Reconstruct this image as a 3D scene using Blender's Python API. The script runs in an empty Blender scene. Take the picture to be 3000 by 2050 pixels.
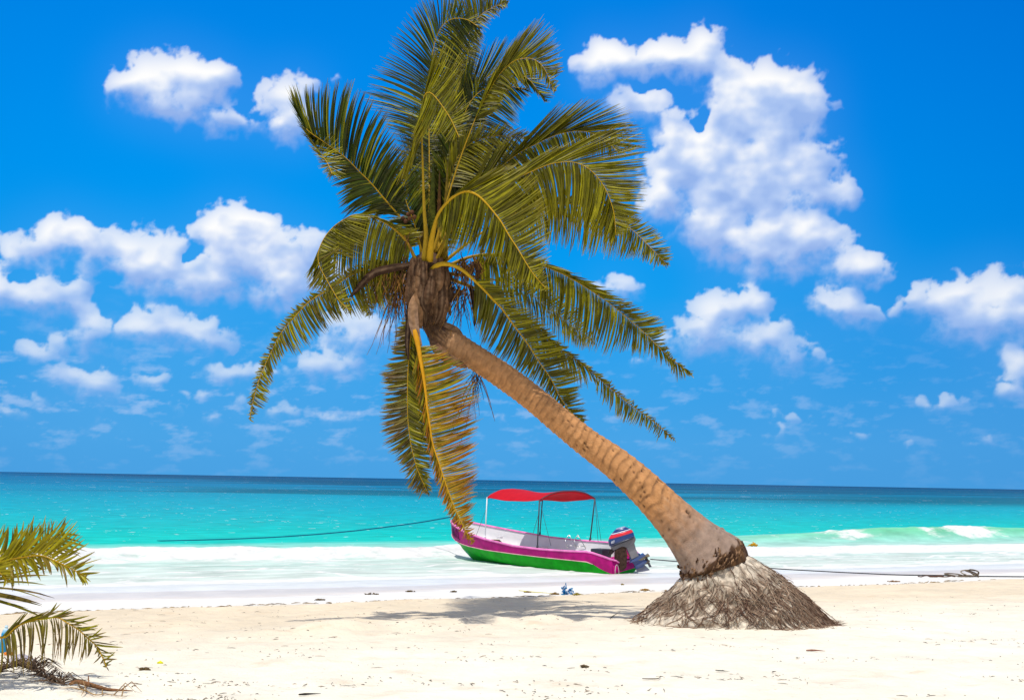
import bpy, math, random
import numpy as np
from mathutils import Vector
R = math.radians
random.seed(7)
rng = np.random.default_rng(7)
scene = bpy.context.scene
col = scene.collection

# ------------------------------------------------------------------ camera
CAM = Vector((0.0, 0.0, 2.6))
F = 3167.0
PITCH, ROLL = R(6.86), R(0.99)
f_ = Vector((0, math.cos(PITCH), math.sin(PITCH)))
r0 = Vector((1, 0, 0)); u0 = Vector((0, -math.sin(PITCH), math.cos(PITCH)))
r_ = r0 * math.cos(ROLL) + u0 * math.sin(ROLL)
u_ = -r0 * math.sin(ROLL) + u0 * math.cos(ROLL)
cd = bpy.data.cameras.new("camera"); cam = bpy.data.objects.new("camera", cd); col.objects.link(cam)
cd.sensor_width = 36; cd.lens = 36 * F / 3000.0; cd.clip_start = 0.1; cd.clip_end = 30000
from mathutils import Matrix
m = Matrix((r_, u_, -f_)).transposed().to_4x4(); m.translation = CAM
cam.matrix_world = m
scene.camera = cam

def ray(px, py):
    return f_ + r_ * ((px - 1500) / F) + u_ * ((1025 - py) / F)
def P(px, py, Y):
    d = ray(px, py)
    return CAM + d * (Y / d.y)

# ------------------------------------------------------------------ exposure, sun, sky
scene.view_settings.view_transform = 'Standard'; scene.view_settings.look = 'None'
scene.view_settings.exposure = 0.0; scene.view_settings.gamma = 1.0
EXPO = 2 ** scene.view_settings.exposure
SUNV = Vector((-0.13, -0.34, 0.93)).normalized()
sl = bpy.data.lights.new("sun", 'SUN'); sl.energy = 3.55; sl.angle = R(0.5); sl.color = (1.0, 0.95, 0.87)
sun = bpy.data.objects.new("sun", sl); col.objects.link(sun)
sun.rotation_euler = SUNV.to_track_quat('Z', 'Y').to_euler(); sun.location = (0, 0, 30)

world = bpy.data.worlds.new("World"); scene.world = world; world.use_nodes = True
try:
    world.cycles.sampling_method = 'MANUAL'; world.cycles.sample_map_resolution = 512
except Exception: pass

CLOUDS = [  # photo-pixel centre and radii, turned into azimuth / elevation
 (1735,205,62,70,.9),(1775,165,75,50,1),(1850,190,95,52,1),(1960,175,95,62,1),(2075,140,72,60,1),(2040,195,95,62,1),
 (2150,260,95,70,1),(2230,265,115,85,1.1),(2310,290,100,85,1.1),(2375,330,62,85,1),(1868,312,90,60,1.1),(2180,350,130,100,1.1),
 (2280,420,140,130,1.1),(1975,375,70,65,.9),(2050,440,115,95,1.1),(1975,500,92,92,1),(2090,540,150,130,1.2),(2230,540,160,140,1.2),
 (2360,520,90,90,1),(2420,575,80,55,1),(2480,590,45,35,.9),(1950,600,85,65,1),(2110,660,135,115,1.1),(2240,690,170,115,1.1),
 (2370,700,110,90,1),(2300,755,190,65,1),(2500,785,90,55,.85),(2570,815,55,38,.8),(1808,845,85,45,.7),
 (2110,920,88,65,1),(2210,900,58,65,1),(2090,985,150,65,.9),(2230,1000,140,65,.85),(2330,1065,90,42,.7),
 (2430,870,65,35,.75),(2490,915,80,52,.9),(2560,955,60,32,.7),(2705,905,90,62,.8),(2800,875,105,68,.95),(2925,850,95,65,.95),
 (2850,955,135,65,.95),(2985,930,90,70,.95),(2990,1070,58,58,1),(2985,1155,80,30,.95),(2765,1185,68,30,.75),
 (2330,1225,52,18,.6),(2285,1275,42,24,.6),(2535,1280,34,22,.5),(2680,1310,50,14,.4),(2900,1300,60,16,.5),
 (400,245,72,50,1),(470,220,98,68,1.05),(565,240,105,74,1.05),(640,235,60,62,1),(500,310,150,62,1),(650,360,95,42,.85),
 (745,378,60,32,.7),(845,280,84,62,1),(855,350,88,66,1),(850,405,60,36,.8),(982,232,26,20,.6),
 (195,690,88,56,1),(300,735,180,62,.9),(110,745,110,55,.8),(400,715,85,50,.85),(490,735,68,58,.8),(430,800,190,66,1.05),(570,840,140,52,1.1),
 (640,830,75,48,1),(640,700,88,68,1.05),(705,650,88,54,1.1),(780,685,75,56,1.05),(740,760,175,95,1.05),(870,810,130,105,1),
 (910,735,66,56,1),(820,880,150,44,.95),(45,752,62,56,.85),(30,850,80,62,.95),(130,880,140,56,1),(205,865,78,56,1.05),
 (262,915,66,62,.95),(250,1005,95,42,.85),(450,955,95,66,1),(545,975,100,56,1),(625,1005,80,42,.85),(330,1040,90,24,.5),
 (118,1030,58,28,.8),(175,1105,66,40,.85),(275,1130,78,48,.9),(335,1155,66,26,.8),(430,1115,72,28,.7),(605,1155,52,22,.75),
 (700,1095,120,34,.8),(960,1085,130,44,.85),(1050,975,170,90,.7),(45,1215,80,24,.5),(325,1190,70,20,.55),(150,1185,60,20,.45),
 (505,1205,30,24,.5),(620,1230,60,24,.5),(835,1210,60,30,.5),(700,1190,50,26,.5),(980,1230,110,26,.4),(1450,1250,80,24,.35),
 (250,1250,120,20,.4),(2110,1110,60,18,.4),(1880,1060,60,30,.4)]
HOLES = [(1955,262,75,24),(2065,350,34,48),(1880,250,40,16),(560,740,30,30),(300,880,55,40),(70,820,40,28),(330,820,60,26),(950,890,40,22)]

def azel(px, py):
    d = ray(px, py); return math.atan2(d.x, d.y), math.atan2(d.z, math.hypot(d.x, d.y))

def build_world():
    nt = world.node_tree; N = nt.nodes; L = nt.links; N.clear()
    tc = N.new('ShaderNodeTexCoord'); sep = N.new('ShaderNodeSeparateXYZ'); L.new(tc.outputs['Generated'], sep.inputs[0])
    sr = N.new('ShaderNodeValToRGB'); L.new(sep.outputs[2], sr.inputs[0])
    e = sr.color_ramp.elements
    e[0].position = 0; e[0].color = (.088, .345, .72, 1); e[1].position = 1; e[1].color = (.0, .10, .45, 1)
    for pos, c in ((.09, (.04, .365, .83, 1)), (.17, (.002, .34, .87, 1)), (.33, (.0, .262, .84, 1)), (.42, (.0, .22, .78, 1))):
        k = e.new(pos); k.color = c
    nis = N.new('ShaderNodeTexSky'); nis.sky_type = 'NISHITA'; nis.sun_disc = False
    nis.sun_elevation = math.asin(SUNV.z); nis.sun_rotation = math.atan2(SUNV.x, SUNV.y)
    nsc = N.new('ShaderNodeVectorMath'); nsc.operation = 'SCALE'; L.new(nis.outputs[0], nsc.inputs[0]); nsc.inputs['Scale'].default_value = .1
    mx = N.new('ShaderNodeMix'); mx.data_type = 'RGBA'; mx.inputs['Factor'].default_value = .4
    L.new(nsc.outputs[0], mx.inputs[6]); L.new(sr.outputs[0], mx.inputs[7])
    # unseen noise clouds added overhead and behind the camera to whiten the fill light
    no = N.new('ShaderNodeTexNoise'); no.inputs['Scale'].default_value = 4; no.inputs['Detail'].default_value = 6; L.new(tc.outputs['Generated'], no.inputs['Vector'])
    mr = N.new('ShaderNodeMapRange'); mr.interpolation_type = 'SMOOTHSTEP'; L.new(no.outputs['Fac'], mr.inputs['Value'])
    mr.inputs['From Min'].default_value = .43; mr.inputs['From Max'].default_value = .55
    mc = N.new('ShaderNodeMix'); mc.data_type = 'RGBA'; L.new(mr.outputs[0], mc.inputs['Factor']); L.new(mx.outputs[2], mc.inputs[6]); mc.inputs[7].default_value = (.70, .68, .66, 1)
    mx = mc
    bg = N.new('ShaderNodeBackground'); L.new(mx.outputs[2], bg.inputs[0]); bg.inputs[1].default_value = 1.0 / EXPO
    out = N.new('ShaderNodeOutputWorld'); L.new(bg.outputs[0], out.inputs[0])
build_world()

# ------------------------------------------------------------------ helpers
def noise2(x, y, seed=0):
    """gradient noise, numpy, about -1..1"""
    x = np.asarray(x, float); y = np.asarray(y, float)
    xi = np.floor(x).astype(np.int64); yi = np.floor(y).astype(np.int64)
    xf = x - xi; yf = y - yi
    def grad(ix, iy):
        h = (ix * 374761393 + iy * 668265263 + seed * 974634777) & 0x7fffffff
        h = ((h ^ (h >> 13)) * 1274126177) & 0x7fffffff
        h = (h ^ (h >> 16)) & 0xffff
        a = h / 65536.0 * 2 * np.pi
        return np.cos(a), np.sin(a)
    u = xf * xf * xf * (xf * (xf * 6 - 15) + 10); v = yf * yf * yf * (yf * (yf * 6 - 15) + 10)
    def dot(ix, iy, dx, dy):
        gx, gy = grad(ix, iy); return gx * dx + gy * dy
    n00 = dot(xi, yi, xf, yf); n10 = dot(xi + 1, yi, xf - 1, yf)
    n01 = dot(xi, yi + 1, xf, yf - 1); n11 = dot(xi + 1, yi + 1, xf - 1, yf - 1)
    return ((n00 * (1 - u) + n10 * u) * (1 - v) + (n01 * (1 - u) + n11 * u) * v) * 1.5
def fbm(x, y, o=4, seed=0, rough=.5):
    s = 0; a = 1; t = 0
    for i in range(o):
        s = s + a * noise2(x * 2 ** i, y * 2 ** i, seed + i * 17); t += a; a *= rough
    return s / t

# ------------------------------------------------------------------ sky backdrop: a far arc of sky with cumulus
def blur(a, r):
    k = int(max(1, r))
    for ax in (0, 1):
        for _ in range(2):
            p = np.pad(a, [(k + 1, k) if ax == i else (0, 0) for i in (0, 1)], mode='edge'); c = np.cumsum(p, axis=ax)
            n = a.shape[ax]
            hi = np.take(c, np.arange(2 * k + 1, 2 * k + 1 + n), axis=ax); lo = np.take(c, np.arange(0, n), axis=ax)
            a = (hi - lo) / (2 * k + 1)
    return a
def sky_gradient(el, az):
    """clear deep blue, paler and hazier towards the sea, deeper to the right (linear light)"""
    ks = [-.2, 0, .035, .09, .17, .26, .34, .42, 1.0, 1.6]
    cs = np.array([(.068, .35, .76), (.070, .36, .77), (.068, .375, .80), (.04, .365, .83), (.002, .34, .87), (.0, .30, .87), (.0, .262, .84), (.0, .225, .79), (.0, .12, .55), (.0, .10, .45)])
    C = np.stack([np.interp(el, ks, cs[:, i]) for i in range(3)], -1)
    k = 1 - .30 * np.clip((az - .12) / .42, 0, 1) * np.clip(.35 + el / .35, 0, 1) - .10 * np.clip((-az - .35) / .3, 0, 1)
    return C * np.stack([k, k, 1 - (1 - k) * .55], -1)
def cloud_fields(AZ, EL, step, clouds):
    """AZ, EL radians on a regular grid; returns colour of sky with clouds"""
    K = F / 60.0
    wx = fbm(AZ * K * .9, EL * K * .9, 3, 101) * .014; wy = fbm(AZ * K * .9, EL * K * .9, 3, 102) * .012
    A2, E2 = AZ + wx, EL + wy
    d = np.full(AZ.shape, -2.4)
    for (x, y, a, b, w) in clouds:
        az, el = azel(x, y)
        q = 1 - (((A2 - az) * F / (a * 1.06)) ** 2 + ((E2 - el) * F / (b * 1.06)) ** 2)
        v = np.maximum(q, -2.4) * (w if w < 1 else 1) + (w - 1) * .5
        hgt = np.maximum(.35 - np.abs(d - v), 0) / .35
        d = np.maximum(d, v) + hgt * hgt * .35 * .25
    for (x, y, a, b) in HOLES:
        az, el = azel(x, y)
        q = 1 - (((A2 - az) * F / a) ** 2 + ((E2 - el) * F / b) ** 2)
        d = d - 1.3 * np.maximum(q, 0)
    # cauliflower detail: billows at falling sizes
    bil = 0; amp = 1; tot = 0; fx = AZ + wx * .5; fy = EL + wy * .5
    for o, s in enumerate((.55, 1.1, 2.3, 4.7, 9.5)):
        n = noise2(fx * K * s, fy * K * s * 1.1, 111 + o)
        bil = bil + amp * (np.abs(n) * 2 - .55); tot += amp; amp *= .56
    bil = -bil / tot
    det = fbm(AZ * K * 1.6, EL * K * 1.6, 6, 131, .58)
    d = d + .10
    mid = fbm(AZ * K * .75, EL * K * .8, 3, 141)
    t = d + .58 * bil + .52 * det + .34 * mid
    low = np.clip(EL / .16, 0, 1)
    # edge: crisp above, soft and frayed below
    under = blur(np.clip(d, -1, 1), .010 / step)
    gy = np.gradient(under, axis=0) / step
    soft = .46 + .95 * np.clip(gy * .045 + .25, 0, 1)
    al = np.clip((t + .02) / soft, 0, 1); al = al * al * (3 - 2 * al)
    thin = np.clip(.40 + .68 * blur(np.clip(t, 0, 1), .006 / step), 0, 1)
    al = al * np.minimum(1, thin)
    veil = .28 + .72 * np.clip(EL / .21, 0, 1) ** .8
    al = al * veil
    # relief from the thickness of the cloud, lit from above-left
    th = np.sqrt(np.clip(t + .12, 0, 2.5))
    H1 = blur(th, max(1, .0012 / step)); H2 = blur(th, .0045 / step); H3 = blur(th, .013 / step)
    sh = 0
    for H, w_, g_ in ((H1, .20, .0030), (H2, .80, .0100), (H3, 1.15, .028)):
        gx_ = np.gradient(H, axis=1) / step * g_; gy_ = np.gradient(H, axis=0) / step * g_
        nz = 1 / np.sqrt(1 + gx_ ** 2 + gy_ ** 2)
        sh = sh + w_ * ((-gx_ * -.35 + -gy_ * .85 + 1 * .42) * nz - .42)
    core = np.clip(H3 - .55, 0, 1)
    lit = .60 + .95 * sh - .36 * core + .10 * det + .62 * fbm(AZ * K * .55 + 5, EL * K * .8, 3, 151) + .10 * bil
    lit = np.clip(lit, 0, 1)
    ks = [0, .3, .55, .8, 1]; cs = np.array([(.30, .46, .84), (.42, .57, .90), (.60, .71, .94), (.86, .90, .98), (1.0, 1.0, 1.0)])
    C = np.stack([np.interp(lit, ks, cs[:, i]) for i in range(3)], -1)
    S = sky_gradient(EL, AZ)
    # faint milky haze around the clouds
    hz = blur(np.clip(t + .35, 0, 1), .022 / step) * .08
    S = S * (1 - hz[..., None]) + hz[..., None] * np.array([.45, .62, .9])
    # faint broken cumulus far off, low over the sea
    fa = fbm(AZ * K * .55 + 9, EL * K * 1.5, 6, 161, .6); band = np.exp(-((EL - .065) / .05) ** 2) * np.clip(.75 - AZ * .9, .25, 1)
    fa = np.clip((fa - .06) / .32, 0, 1) * band * .42
    S = S * (1 - fa[..., None]) + fa[..., None] * np.array([.55, .68, .93])
    return S * (1 - al[..., None]) + C * al[..., None]

def build_sky():
    RAD = 14000.0; vs = []; fs = []; cc = []; nb = 0
    rr = random.Random(5); main = list(CLOUDS)
    def patch(az0, az1, step_deg, clouds):
        nonlocal nb
        st = R(step_deg); az = np.arange(az0, az1 + st * .5, st); el = np.arange(R(-1.0), R(27.6), st)
        A, E = np.meshgrid(az, el); C = cloud_fields(A, E, st, clouds)
        v = np.stack([RAD * np.cos(E) * np.sin(A), RAD * np.cos(E) * np.cos(A), RAD * np.sin(E) + CAM.z], -1).reshape(-1, 3)
        ny, nx = A.shape; i = (np.arange(ny - 1)[:, None] * nx + np.arange(nx - 1)[None, :]).ravel()
        vs.append(v); cc.append(C.reshape(-1, 3)); fs.append(np.stack([i, i + 1, i + nx + 1, i + nx], -1) + nb); nb += len(v)
    lim = R(28.0)
    patch(-lim, lim, .056, main)
    for s_ in (-1, 1):
        extra = []
        for k in range(60):
            px_ = 1500 + s_ * rr.uniform(1750, 4200); py_ = rr.uniform(150, 1200); r = rr.uniform(40, 120)
            for q in range(3): extra.append((px_ + rr.uniform(-r, r), py_ + rr.uniform(-r, r) * .4, r * rr.uniform(.7, 1.2), r * rr.uniform(.4, .7), rr.uniform(.7, 1.05)))
        patch(min(s_ * lim, s_ * R(85)), max(s_ * lim, s_ * R(85)), .2, extra)
    v = np.concatenate(vs); f = np.concatenate(fs).astype(np.int32); c = np.concatenate(cc)
    me = bpy.data.meshes.new('sky'); me.vertices.add(len(v)); me.vertices.foreach_set('co', v.astype(np.float32).ravel())
    me.loops.add(f.size); me.loops.foreach_set('vertex_index', f.ravel()); me.polygons.add(len(f))
    me.polygons.foreach_set('loop_start', np.arange(0, f.size, 4, dtype=np.int32)); me.polygons.foreach_set('loop_total', np.full(len(f), 4, dtype=np.int32))
    me.update(calc_edges=True)
    ca = me.color_attributes.new('Col', 'FLOAT_COLOR', 'POINT'); arr = np.ones((len(v), 4), np.float32); arr[:, :3] = c; ca.data.foreach_set('color', arr.ravel())
    m = bpy.data.materials.new('sky_with_cumulus'); m.use_nodes = True; N = m.node_tree.nodes; L = m.node_tree.links; N.clear()
    at = N.new('ShaderNodeAttribute'); at.attribute_name = 'Col'; em = N.new('ShaderNodeEmission'); em.inputs[1].default_value = 1 / EXPO
    out = N.new('ShaderNodeOutputMaterial'); L.new(at.outputs['Color'], em.inputs[0]); L.new(em.outputs[0], out.inputs[0])
    try: m.cycles.emission_sampling = 'NONE'
    except Exception: pass
    me.materials.append(m); o = bpy.data.objects.new('sky', me); col.objects.link(o); o['kind'] = 'structure'
build_sky()

TH = R(25.6); ST, CT = math.sin(TH), math.cos(TH)
def uv_of(x, y): return x * CT + y * ST, -x * ST + y * CT
GV = [-1e4, 8, 12, 16, 19.2, 22, 24.5, 27, 33, 45, 200, 2000, 1e5]
GZ = [.86, .85, .75, .55, .36, .24, .13, .0, -.25, -.6, -3, -12, -40]
def ground_base(x, y):
    u, v = uv_of(x, y)
    return np.interp(v, GV, GZ)
def ground_full(x, y):
    u, v = uv_of(x, y)
    z = np.interp(v, GV, GZ)
    dry = np.clip((20.2 - v) / 2.5, 0, 1)
    z = z + dry * (.035 * fbm(x * .8, y * .8, 3, 3) + .030 * fbm(x * 2.6, y * 2.6, 3, 5) - .035 * np.clip(noise2(x * 3.4, y * 3.0, 10) - .28, 0, 1) + .014 * np.abs(fbm(x * 7, y * 7, 2, 9)))
    # little scarp where the last high tide stopped, and soft hollows of old footprints
    z = z + .05 * np.exp(-((v - 18.2 - .7 * noise2(u * .25, 0 * u, 4)) / .5) ** 2)
    z = z + .10 * np.exp(-(((v - 13.6) - .5 * noise2(u * .5, 0 * u, 6)) / .7) ** 2) * np.clip((u - 2) / 2, 0, 1) * np.clip((9 - u) / 2, 0, 1) * (.6 + .8 * noise2(u * 2.3, v * 2.3, 8))
    return z
def G(px, py, lift=0.0):
    """where the sight line of a photo pixel meets the beach"""
    d = ray(px, py); t = 3.0
    for i in range(4000):
        p = CAM + d * t
        if p.z < float(ground_full(p.x, p.y)) + lift: break
        t += .02
    return p
def gz(x, y): return float(ground_full(x, y))

def tag(o, label=None, cat=None, group=None, kind=None):
    if label: o['label'] = label
    if cat: o['category'] = cat
    if group: o['group'] = group
    if kind: o['kind'] = kind
    return o
def empty(name, loc=(0, 0, 0)):
    o = bpy.data.objects.new(name, None); o.location = loc; o.empty_display_size = .2; col.objects.link(o); return o

ORIG = {}
class MB:
    """collects verts / faces / colours in world space, builds ONE mesh object"""
    def __init__(s): s.v = []; s.f = []; s.c = []; s.m = []
    def add(s, vs, fs, c=(1, 1, 1), mi=0):
        b = len(s.v); s.v += [tuple(v) for v in vs]
        if c and isinstance(c[0], (tuple, list)): s.c += [tuple(k) for k in c]
        else: s.c += [tuple(c)] * len(vs)
        s.f += [tuple(i + b for i in f) for f in fs]; s.m += [mi] * len(fs)
    def tube(s, pts, rad, n=6, c=(1, 1, 1), mi=0, caps=True):
        pts = [Vector(p) for p in pts]
        if not isinstance(rad, (list, tuple)): rad = [rad] * len(pts)
        ref = None; rings = []
        for i, p in enumerate(pts):
            t = (pts[min(i + 1, len(pts) - 1)] - pts[max(i - 1, 0)])
            t = t.normalized() if t.length > 1e-9 else Vector((0, 0, 1))
            if ref is None:
                ref = t.orthogonal().normalized()
            ref = (ref - t * ref.dot(t)); ref = ref.normalized() if ref.length > 1e-6 else t.orthogonal().normalized()
            b = t.cross(ref)
            rings += [p + (ref * math.cos(2 * math.pi * k / n) + b * math.sin(2 * math.pi * k / n)) * rad[i] for k in range(n)]
        fs = []
        for i in range(len(pts) - 1):
            for k in range(n):
                a = i * n + k; b2 = i * n + (k + 1) % n
                fs.append((a, b2, b2 + n, a + n))
        if caps:
            fs.append(tuple(range(n - 1, -1, -1))); fs.append(tuple((len(pts) - 1) * n + k for k in range(n)))
        if c and isinstance(c[0], (tuple, list)):
            cc = []
            for i in range(len(pts)): cc += [c[i]] * n
            s.add(rings, fs, cc, mi)
        else: s.add(rings, fs, c, mi)
    def box(s, c, ax, ay, az, colr=(1, 1, 1), mi=0):
        c = Vector(c); ax = Vector(ax); ay = Vector(ay); az = Vector(az)
        vs = [c + ax * i + ay * j + az * k for i in (-1, 1) for j in (-1, 1) for k in (-1, 1)]
        s.add(vs, [(0, 1, 3, 2), (4, 6, 7, 5), (0, 4, 5, 1), (2, 3, 7, 6), (0, 2, 6, 4), (1, 5, 7, 3)], colr, mi)
    def build(s, name, mats, parent=None, smooth=True, origin=None, bevel=None):
        me = bpy.data.meshes.new(name)
        o_ = Vector(origin) if origin is not None else (ORIG.get(parent.name, Vector((0, 0, 0))) if parent is not None else Vector((0, 0, 0)))
        me.from_pydata([(v[0] - o_.x, v[1] - o_.y, v[2] - o_.z) for v in s.v], [], s.f)
        if not isinstance(mats, (list, tuple)): mats = [mats]
        for mt in mats: me.materials.append(mt)
        me.polygons.foreach_set('material_index', s.m)
        me.polygons.foreach_set('use_smooth', [smooth] * len(s.f))
        ca = me.color_attributes.new('Col', 'FLOAT_COLOR', 'POINT')
        arr = np.ones((len(s.v), 4), dtype=np.float32); arr[:, :3] = np.array(s.c, dtype=np.float32)[:, :3] if s.c else 1
        ca.data.foreach_set('color', arr.ravel())
        me.update()
        o = bpy.data.objects.new(name, me); col.objects.link(o); ORIG[o.name] = o_
        if parent is not None:
            o.parent = parent
        else: o.location = o_
        if bevel:
            b = o.modifiers.new('bevel', 'BEVEL'); b.width = bevel; b.segments = 2; b.limit_method = 'ANGLE'
        return o
def thing(name, loc, label, cat, group=None, kind=None):
    o = empty(name, loc); ORIG[o.name] = Vector(loc); return tag(o, label, cat, group, kind)

def cr_(pts, n):
    """Catmull-Rom resample a list of tuples to n points"""
    pts = [np.array(p, float) for p in pts]
    d = [0]
    for a, b in zip(pts, pts[1:]): d.append(d[-1] + max(np.linalg.norm((b - a)[:2]), 1e-6))
    out = []
    for k in range(n):
        t = d[-1] * k / (n - 1); i = max(0, min(len(pts) - 2, int(np.searchsorted(d, t, side='right')) - 1))
        x = (t - d[i]) / (d[i + 1] - d[i])
        p1, p2 = pts[i], pts[i + 1]; p0 = pts[i - 1] if i > 0 else 2 * p1 - p2; p3 = pts[i + 2] if i + 2 < len(pts) else 2 * p2 - p1
        out.append(.5 * ((2 * p1) + (-p0 + p2) * x + (2 * p0 - 5 * p1 + 4 * p2 - p3) * x * x + (-p0 + 3 * p1 - 3 * p2 + p3) * x ** 3))
    return out

# ------------------------------------------------------------------ materials
def new_mat(name):
    m = bpy.data.materials.new(name); m.use_nodes = True
    nt = m.node_tree; return m, nt, nt.nodes, nt.links, nt.nodes['Principled BSDF']
def simple(name, colr, rough=.5, metal=0, spec=.5, vary=.12, scale=6, bump=0, attr=False, trans=0, coat=0):
    m, nt, N, L, b = new_mat(name)
    b.inputs['Roughness'].default_value = rough; b.inputs['Metallic'].default_value = metal
    b.inputs['Specular IOR Level'].default_value = spec; b.inputs['Coat Weight'].default_value = coat
    tc = N.new('ShaderNodeTexCoord'); no = N.new('ShaderNodeTexNoise'); no.inputs['Scale'].default_value = scale; no.inputs['Detail'].default_value = 6
    L.new(tc.outputs['Object'], no.inputs['Vector'])
    mr = N.new('ShaderNodeMapRange'); L.new(no.outputs['Fac'], mr.inputs['Value'])
    mr.inputs['From Min'].default_value = .3; mr.inputs['From Max'].default_value = .7
    mr.inputs['To Min'].default_value = 1 - vary; mr.inputs['To Max'].default_value = 1 + vary
    sc = N.new('ShaderNodeVectorMath'); sc.operation = 'SCALE'; L.new(mr.outputs[0], sc.inputs['Scale'])
    if attr:
        at = N.new('ShaderNodeAttribute'); at.attribute_name = 'Col'; L.new(at.outputs['Color'], sc.inputs[0])
    else: sc.inputs[0].default_value = colr[:3]
    L.new(sc.outputs[0], b.inputs['Base Color'])
    if bump:
        bp = N.new('ShaderNodeBump'); bp.inputs['Strength'].default_value = bump; bp.inputs['Distance'].default_value = .02
        n2 = N.new('ShaderNodeTexNoise'); n2.inputs['Scale'].default_value = scale * 6; n2.inputs['Detail'].default_value = 5
        L.new(tc.outputs['Object'], n2.inputs['Vector']); L.new(n2.outputs['Fac'], bp.inputs['Height']); L.new(bp.outputs[0], b.inputs['Normal'])
    if trans:
        tr = N.new('ShaderNodeBsdfTranslucent'); L.new(sc.outputs[0], tr.inputs['Color'])
        mx = N.new('ShaderNodeMixShader'); mx.inputs[0].default_value = trans
        L.new(b.outputs[0], mx.inputs[1]); L.new(tr.outputs[0], mx.inputs[2]); L.new(mx.outputs[0], N['Material Output'].inputs[0])
    return m
M_leaf = simple('palm_leaf', (0, 0, 0), rough=.36, spec=.26, vary=.25, scale=9, attr=True, trans=.20)
M_rib = simple('palm_rib', (0, 0, 0), rough=.55, spec=.15, vary=.1, scale=20, attr=True)
M_fibre = simple('palm_fibre', (0, 0, 0), rough=.9, spec=.1, vary=.45, scale=14, attr=True, bump=.8)
M_root = simple('palm_root', (0, 0, 0), rough=.95, spec=.05, vary=.35, scale=30, attr=True)
M_attr = simple('painted', (0, 0, 0), rough=.45, spec=.4, vary=.08, scale=5, attr=True)
M_rope = simple('rope', (0, 0, 0), rough=.85, spec=.1, vary=.3, scale=60, attr=True)
M_debris = simple('debris', (0, 0, 0), rough=.9, spec=.1, vary=.3, scale=40, attr=True)
M_metal = simple('steel_tube', (.55, .55, .55), rough=.3, metal=.9, vary=.1)
M_dark = simple('black_tube', (.025, .035, .05), rough=.5, vary=.1)

# ------------------------------------------------------------------ the beach
def grid_mesh(name, X, Y, Z, mat, smooth=True):
    ny, nx = X.shape
    me = bpy.data.meshes.new(name)
    me.vertices.add(nx * ny); me.vertices.foreach_set('co', np.stack([X, Y, Z], -1).astype(np.float32).ravel())
    i = (np.arange(ny - 1)[:, None] * nx + np.arange(nx - 1)[None, :]).ravel()
    q = np.stack([i, i + 1, i + nx + 1, i + nx], -1).astype(np.int32)
    me.loops.add(q.size); me.loops.foreach_set('vertex_index', q.ravel())
    me.polygons.add(len(q)); me.polygons.foreach_set('loop_start', np.arange(0, q.size, 4, dtype=np.int32))
    me.polygons.foreach_set('loop_total', np.full(len(q), 4, dtype=np.int32))
    me.polygons.foreach_set('use_smooth', np.full(len(q), smooth))
    me.materials.append(mat); me.update(calc_edges=True)
    o = bpy.data.objects.new(name, me); col.objects.link(o); return o

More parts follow.
